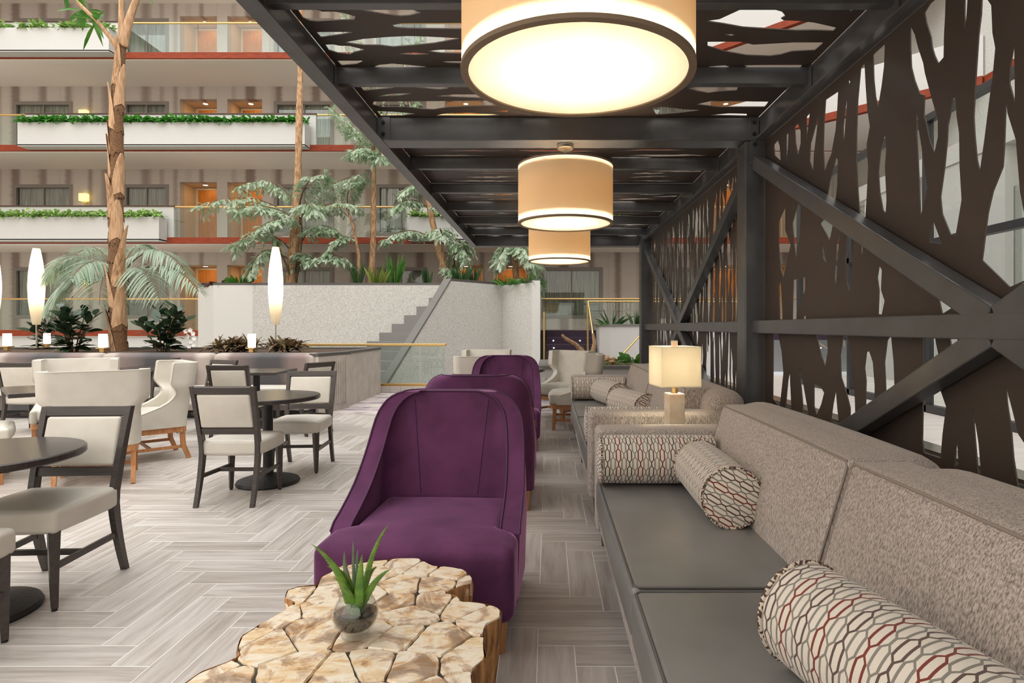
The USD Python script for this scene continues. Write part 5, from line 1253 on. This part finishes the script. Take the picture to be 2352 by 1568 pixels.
# ---- rubber plants, bronze-leaved plants, orchid
def rubber(label, px, D, h, w, ns, seed):
    t = thing('rubber_plant', label, 'plant'); b = at(px, 815, D); b[2] = .89; r = np.random.default_rng(seed); nl = 0
    for k in range(ns):
        a = r.uniform(0, 6.28); tip = b + np.array([math.cos(a) * w * .5 * r.uniform(.3, 1), math.sin(a) * w * .35, h * r.uniform(.6, 1)])
        P = bez(b + (math.cos(a) * .06, math.sin(a) * .06, 0), (b * .5 + tip * .5) + (0, 0, .1), tip, 10)
        sm = part('stem', tube(P, np.linspace(.013, .007, 10), 6), M['stem'], t, smooth=True)
        for j in range(13):
            f = j / 12; p = P[min(9, int(1 + f * 8))]; aa = a + j * 2.4 + r.normal(0, .3); el = r.uniform(-.15, .5) + f * .7
            d = unit((math.cos(aa) * math.cos(el), math.sin(aa) * math.cos(el), math.sin(el))); mb = MB()
            leaf(mb, p + d * .03, d, (0, 0, 1) + r.normal(0, .2, 3), r.uniform(.22, .32), r.uniform(.11, .15), r.uniform(.05, .35), fold=.12, n=7, peak=.5)
            part('leaf', mb.mesh(), M['rubber'], sm, smooth=True)
rubber('dark glossy rubber plant left of the palm trunk', 168, 10.5, .74, .9, 9, 2)
rubber('dark glossy rubber plant right of the palm trunk, next to the orchid', 372, 10.5, .76, .9, 9, 3)
rubber('smaller rubber plant behind the leftmost torpedo lamp', 96, 11.9, .5, .5, 4, 4)
def bushy(label, px, D, w, n, mat):
    t = thing('bronze_leaf_plant', label, 'plant'); b = at(px, 815, D); b[2] = .88; mb = MB()
    for i in range(n):
        c = b + (rp.uniform(-w, w) * .38, rp.uniform(-.12, .12), rp.uniform(.04, .17))
        for q in range(10):
            a = q * .7 + rp.uniform(0, .5); el = rp.uniform(.1, 1.2)
            leaf(mb, c, (math.cos(a) * math.cos(el), math.sin(a) * math.cos(el), math.sin(el)), (0, 0, 1) + rp.normal(0, .1, 3), rp.uniform(.22, .34), rp.uniform(.05, .075), rp.uniform(.2, .6), fold=.25, n=4)
    part('leaves', mb.mesh(), mat, t, smooth=True)
bushy('wide bronze-green leafy plant around the rightmost square lamp', 546, 10.3, .95, 22, M['bronze_leaf'])
bushy('smaller bronze-red leafy plant at the foot of the right torpedo lamp', 656, 10.3, .62, 15, M['bronze_leaf'])
oc = thing('orchid', 'white potted orchid between the rubber plant and the bronze-leaved plants', 'plant')
ob = at(440, 812, 10.6); ob[2] = .88
sp_ = bez(ob, ob + (-.02, 0, .35), ob + (-.07, -.05, .40), 14); part('flower_stem', tube(sp_, .005, 5), M['stem'], oc)
for k, (dx, dz) in enumerate(((-.08, .38), (0, .40), (.05, .34), (-.05, .29), (.07, .26), (.01, .20), (.06, .15), (-.02, .12))):
    mb = MB(); c = ob + (dx, -.03, dz)
    for q in range(5):
        a = q * 1.2566 + .3; leaf(mb, c, (math.cos(a), -.25, math.sin(a)), (0, -1, 0), .048, .04, .05, n=4, peak=.55)
    part('flower', mb.mesh(), M['petal'], oc, smooth=True)

# ---- aloe in a glass bowl on the petrified wood table
M['bowl'] = usdkit.material(stage, LK + 'clear_bowl_glass', {'t': ('transparent_bsdf', {'color': (.93, .94, .935)}), 'g': ('glossy_bsdf', {'color': (1, 1, 1), 'roughness': .01}), 'lw': ('layer_weight', {'blend': .5}), 'pw': ('math', {'math_type': 'power', 'value2': 4.0}), 'f': ('math', {'math_type': 'multiply_add', 'value2': .7, 'value3': .06}), 'm': ('mix_closure', {})}, [('lw.facing', 'pw.value1'), ('pw.value', 'f.value1'), ('f.value', 'm.fac'), ('t.BSDF', 'm.closure1'), ('g.BSDF', 'm.closure2')], 'm.closure')
bc = plane_z(817, 1462, ZTT); bc[2] = ZTT + .003
gb = thing('glass_bowl', 'round clear glass bowl on the petrified wood table', 'bowl', bc)
prof = [(0, 0), (.038, 0), (.041, .004), (.040, .012), (.034, .017), (.05, .026), (.062, .042), (.067, .062), (.064, .084), (.054, .104), (.047, .113), (.045, .1135), (.052, .103), (.0615, .084), (.0645, .062), (.059, .043), (.047, .029), (.0, .022)]
part('vessel', lathe(prof, 48), M['bowl'], gb, smooth=40)
M['murk'] = usdkit.material(stage, LK + 'murky_water', {'t': ('transparent_bsdf', {'color': (.50, .42, .34)}), 'g': ('glossy_bsdf', {'color': (1, 1, 1), 'roughness': .02}), 'lw': ('layer_weight', {'blend': .5}), 'pw': ('math', {'math_type': 'power', 'value2': 4.0}), 'f': ('math', {'math_type': 'multiply_add', 'value2': .5, 'value3': .05}), 'm': ('mix_closure', {})}, [('lw.facing', 'pw.value1'), ('pw.value', 'f.value1'), ('f.value', 'm.fac'), ('t.BSDF', 'm.closure1'), ('g.BSDF', 'm.closure2')], 'm.closure')
part('water', lathe([(0, .023), (.045, .030), (.057, .044), (.0625, .060), (.0625, .068), (0, .068)], 40), M['murk'], gb, smooth=30)
a_ = np.linspace(0, 2 * np.pi, 41); part('rim', tube(np.stack([.0462 * np.cos(a_), .0462 * np.sin(a_), np.full(41, .1135)], 1), .0016, 6, cap=False), M['bowl'], gb, smooth=True)
M['pebble'] = noisy('dark_pebble', (58, 46, 38), (34, 28, 25), (1, 1, 1), 40.0, rough=.25)
rq = np.random.default_rng(6)
for i in range(48):
    a, zz2 = rq.uniform(0, 6.28), .032 + rq.uniform(0, .026); rr2 = rq.uniform(0, .036 + (zz2 - .032) * .5)
    m = trimesh.creation.icosphere(2, 1.0); m.vertices *= rq.uniform(.008, .017, 3) * (1, 1, .8)
    single('pebble', m, M['pebble'], 'dark polished pebble in the glass bowl', 'pebble', 'dark pebbles in the glass bowl', smooth=True, loc=bc + (rr2 * math.cos(a), rr2 * math.sin(a), zz2))
M['aloe'] = noisy('aloe_leaf', (96, 142, 50), (64, 112, 44), (1, 1, 5), 9.0, rough=.35, subsurface_weight=.15)
M['aloe_tip'] = noisy('aloe_grey_leaf', (104, 120, 96), (84, 104, 72), (1, 1, 5), 9.0, rough=.4)
al = thing('aloe_plant', 'green aloe with curling toothed leaves planted in the glass bowl', 'plant')
Da = float(bc[1]); base_ = bc + (0.004, 0, .055)
def aloe_leaf(pts, w, dz, mat):
    P = bez(*[at(700 + x / 4.9, 1180 + y / 4.9, Da + d) for (x, y), d in zip(pts, dz)], n=22); P = np.vstack([np.linspace(base_ + (rq.normal(0, .006), rq.normal(0, .006), 0), P[0], 6)[:-1], P])
    n = len(P); tg = np.gradient(P, axis=0); V = []; f = np.linspace(0, 1, n); ww = w / 2 * np.clip(np.minimum(1, .75 + f) * (1 - f ** 2.2), .02, 1)
    for p, t_, r in zip(P, tg, ww):
        t_ = unit(t_); s = unit(np.cross(t_, (0.15, 1, .1))); nn = np.cross(s, t_)
        a = np.arange(10) / 10 * 2 * np.pi; V.append(p + np.outer(np.cos(a) * r, s) + np.outer(np.sin(a) * r * .38, nn))
    V = np.vstack(V); Fc = []
    for i in range(n - 1):
        for j in range(10):
            a0, a1 = i * 10 + j, i * 10 + (j + 1) % 10; Fc += [[a0, a1, a1 + 10], [a0, a1 + 10, a0 + 10]]
    lf = part('leaf', trimesh.Trimesh(V, Fc, process=False), mat, al, smooth=True)
    teeth = []
    for i in range(7, n - 2):
        t_ = unit(tg[i]); s = unit(np.cross(t_, (0.15, 1, .1)))
        for sg in (-1, 1):
            b = P[i] + s * sg * ww[i] * .96; teeth.append(tube([b, b + s * sg * .003 + t_ * .0015], [.0011, .0002], 4))
    part('teeth', cat(teeth), mat, lf)
for pts, w, dz, mt in ((((500, 990), (400, 560), (70, 335)), .033, (0, -.02, -.03), 'aloe'), (((555, 930), (470, 600), (245, 590)), .022, (.01, 0, -.02), 'aloe'), (((545, 990), (450, 760), (320, 720)), .021, (-.02, -.04, -.06), 'aloe'),
                       (((560, 900), (425, 660), (450, 410)), .024, (.02, .04, .05), 'aloe_tip'), (((560, 900), (545, 560), (545, 285)), .014, (.02, .03, .03), 'aloe_tip'), (((595, 900), (580, 560), (597, 385)), .014, (.03, .05, .06), 'aloe_tip'),
                       (((610, 1000), (620, 690), (645, 455)), .032, (-.02, -.03, -.03), 'aloe'), (((660, 960), (715, 420), (955, 100)), .021, (0, .01, .0), 'aloe'), (((655, 960), (690, 640), (820, 590)), .022, (.01, .02, .02), 'aloe'), (((660, 1000), (790, 700), (970, 620)), .022, (-.01, -.01, -.02), 'aloe')):
    aloe_leaf(pts, w, dz, M[mt])
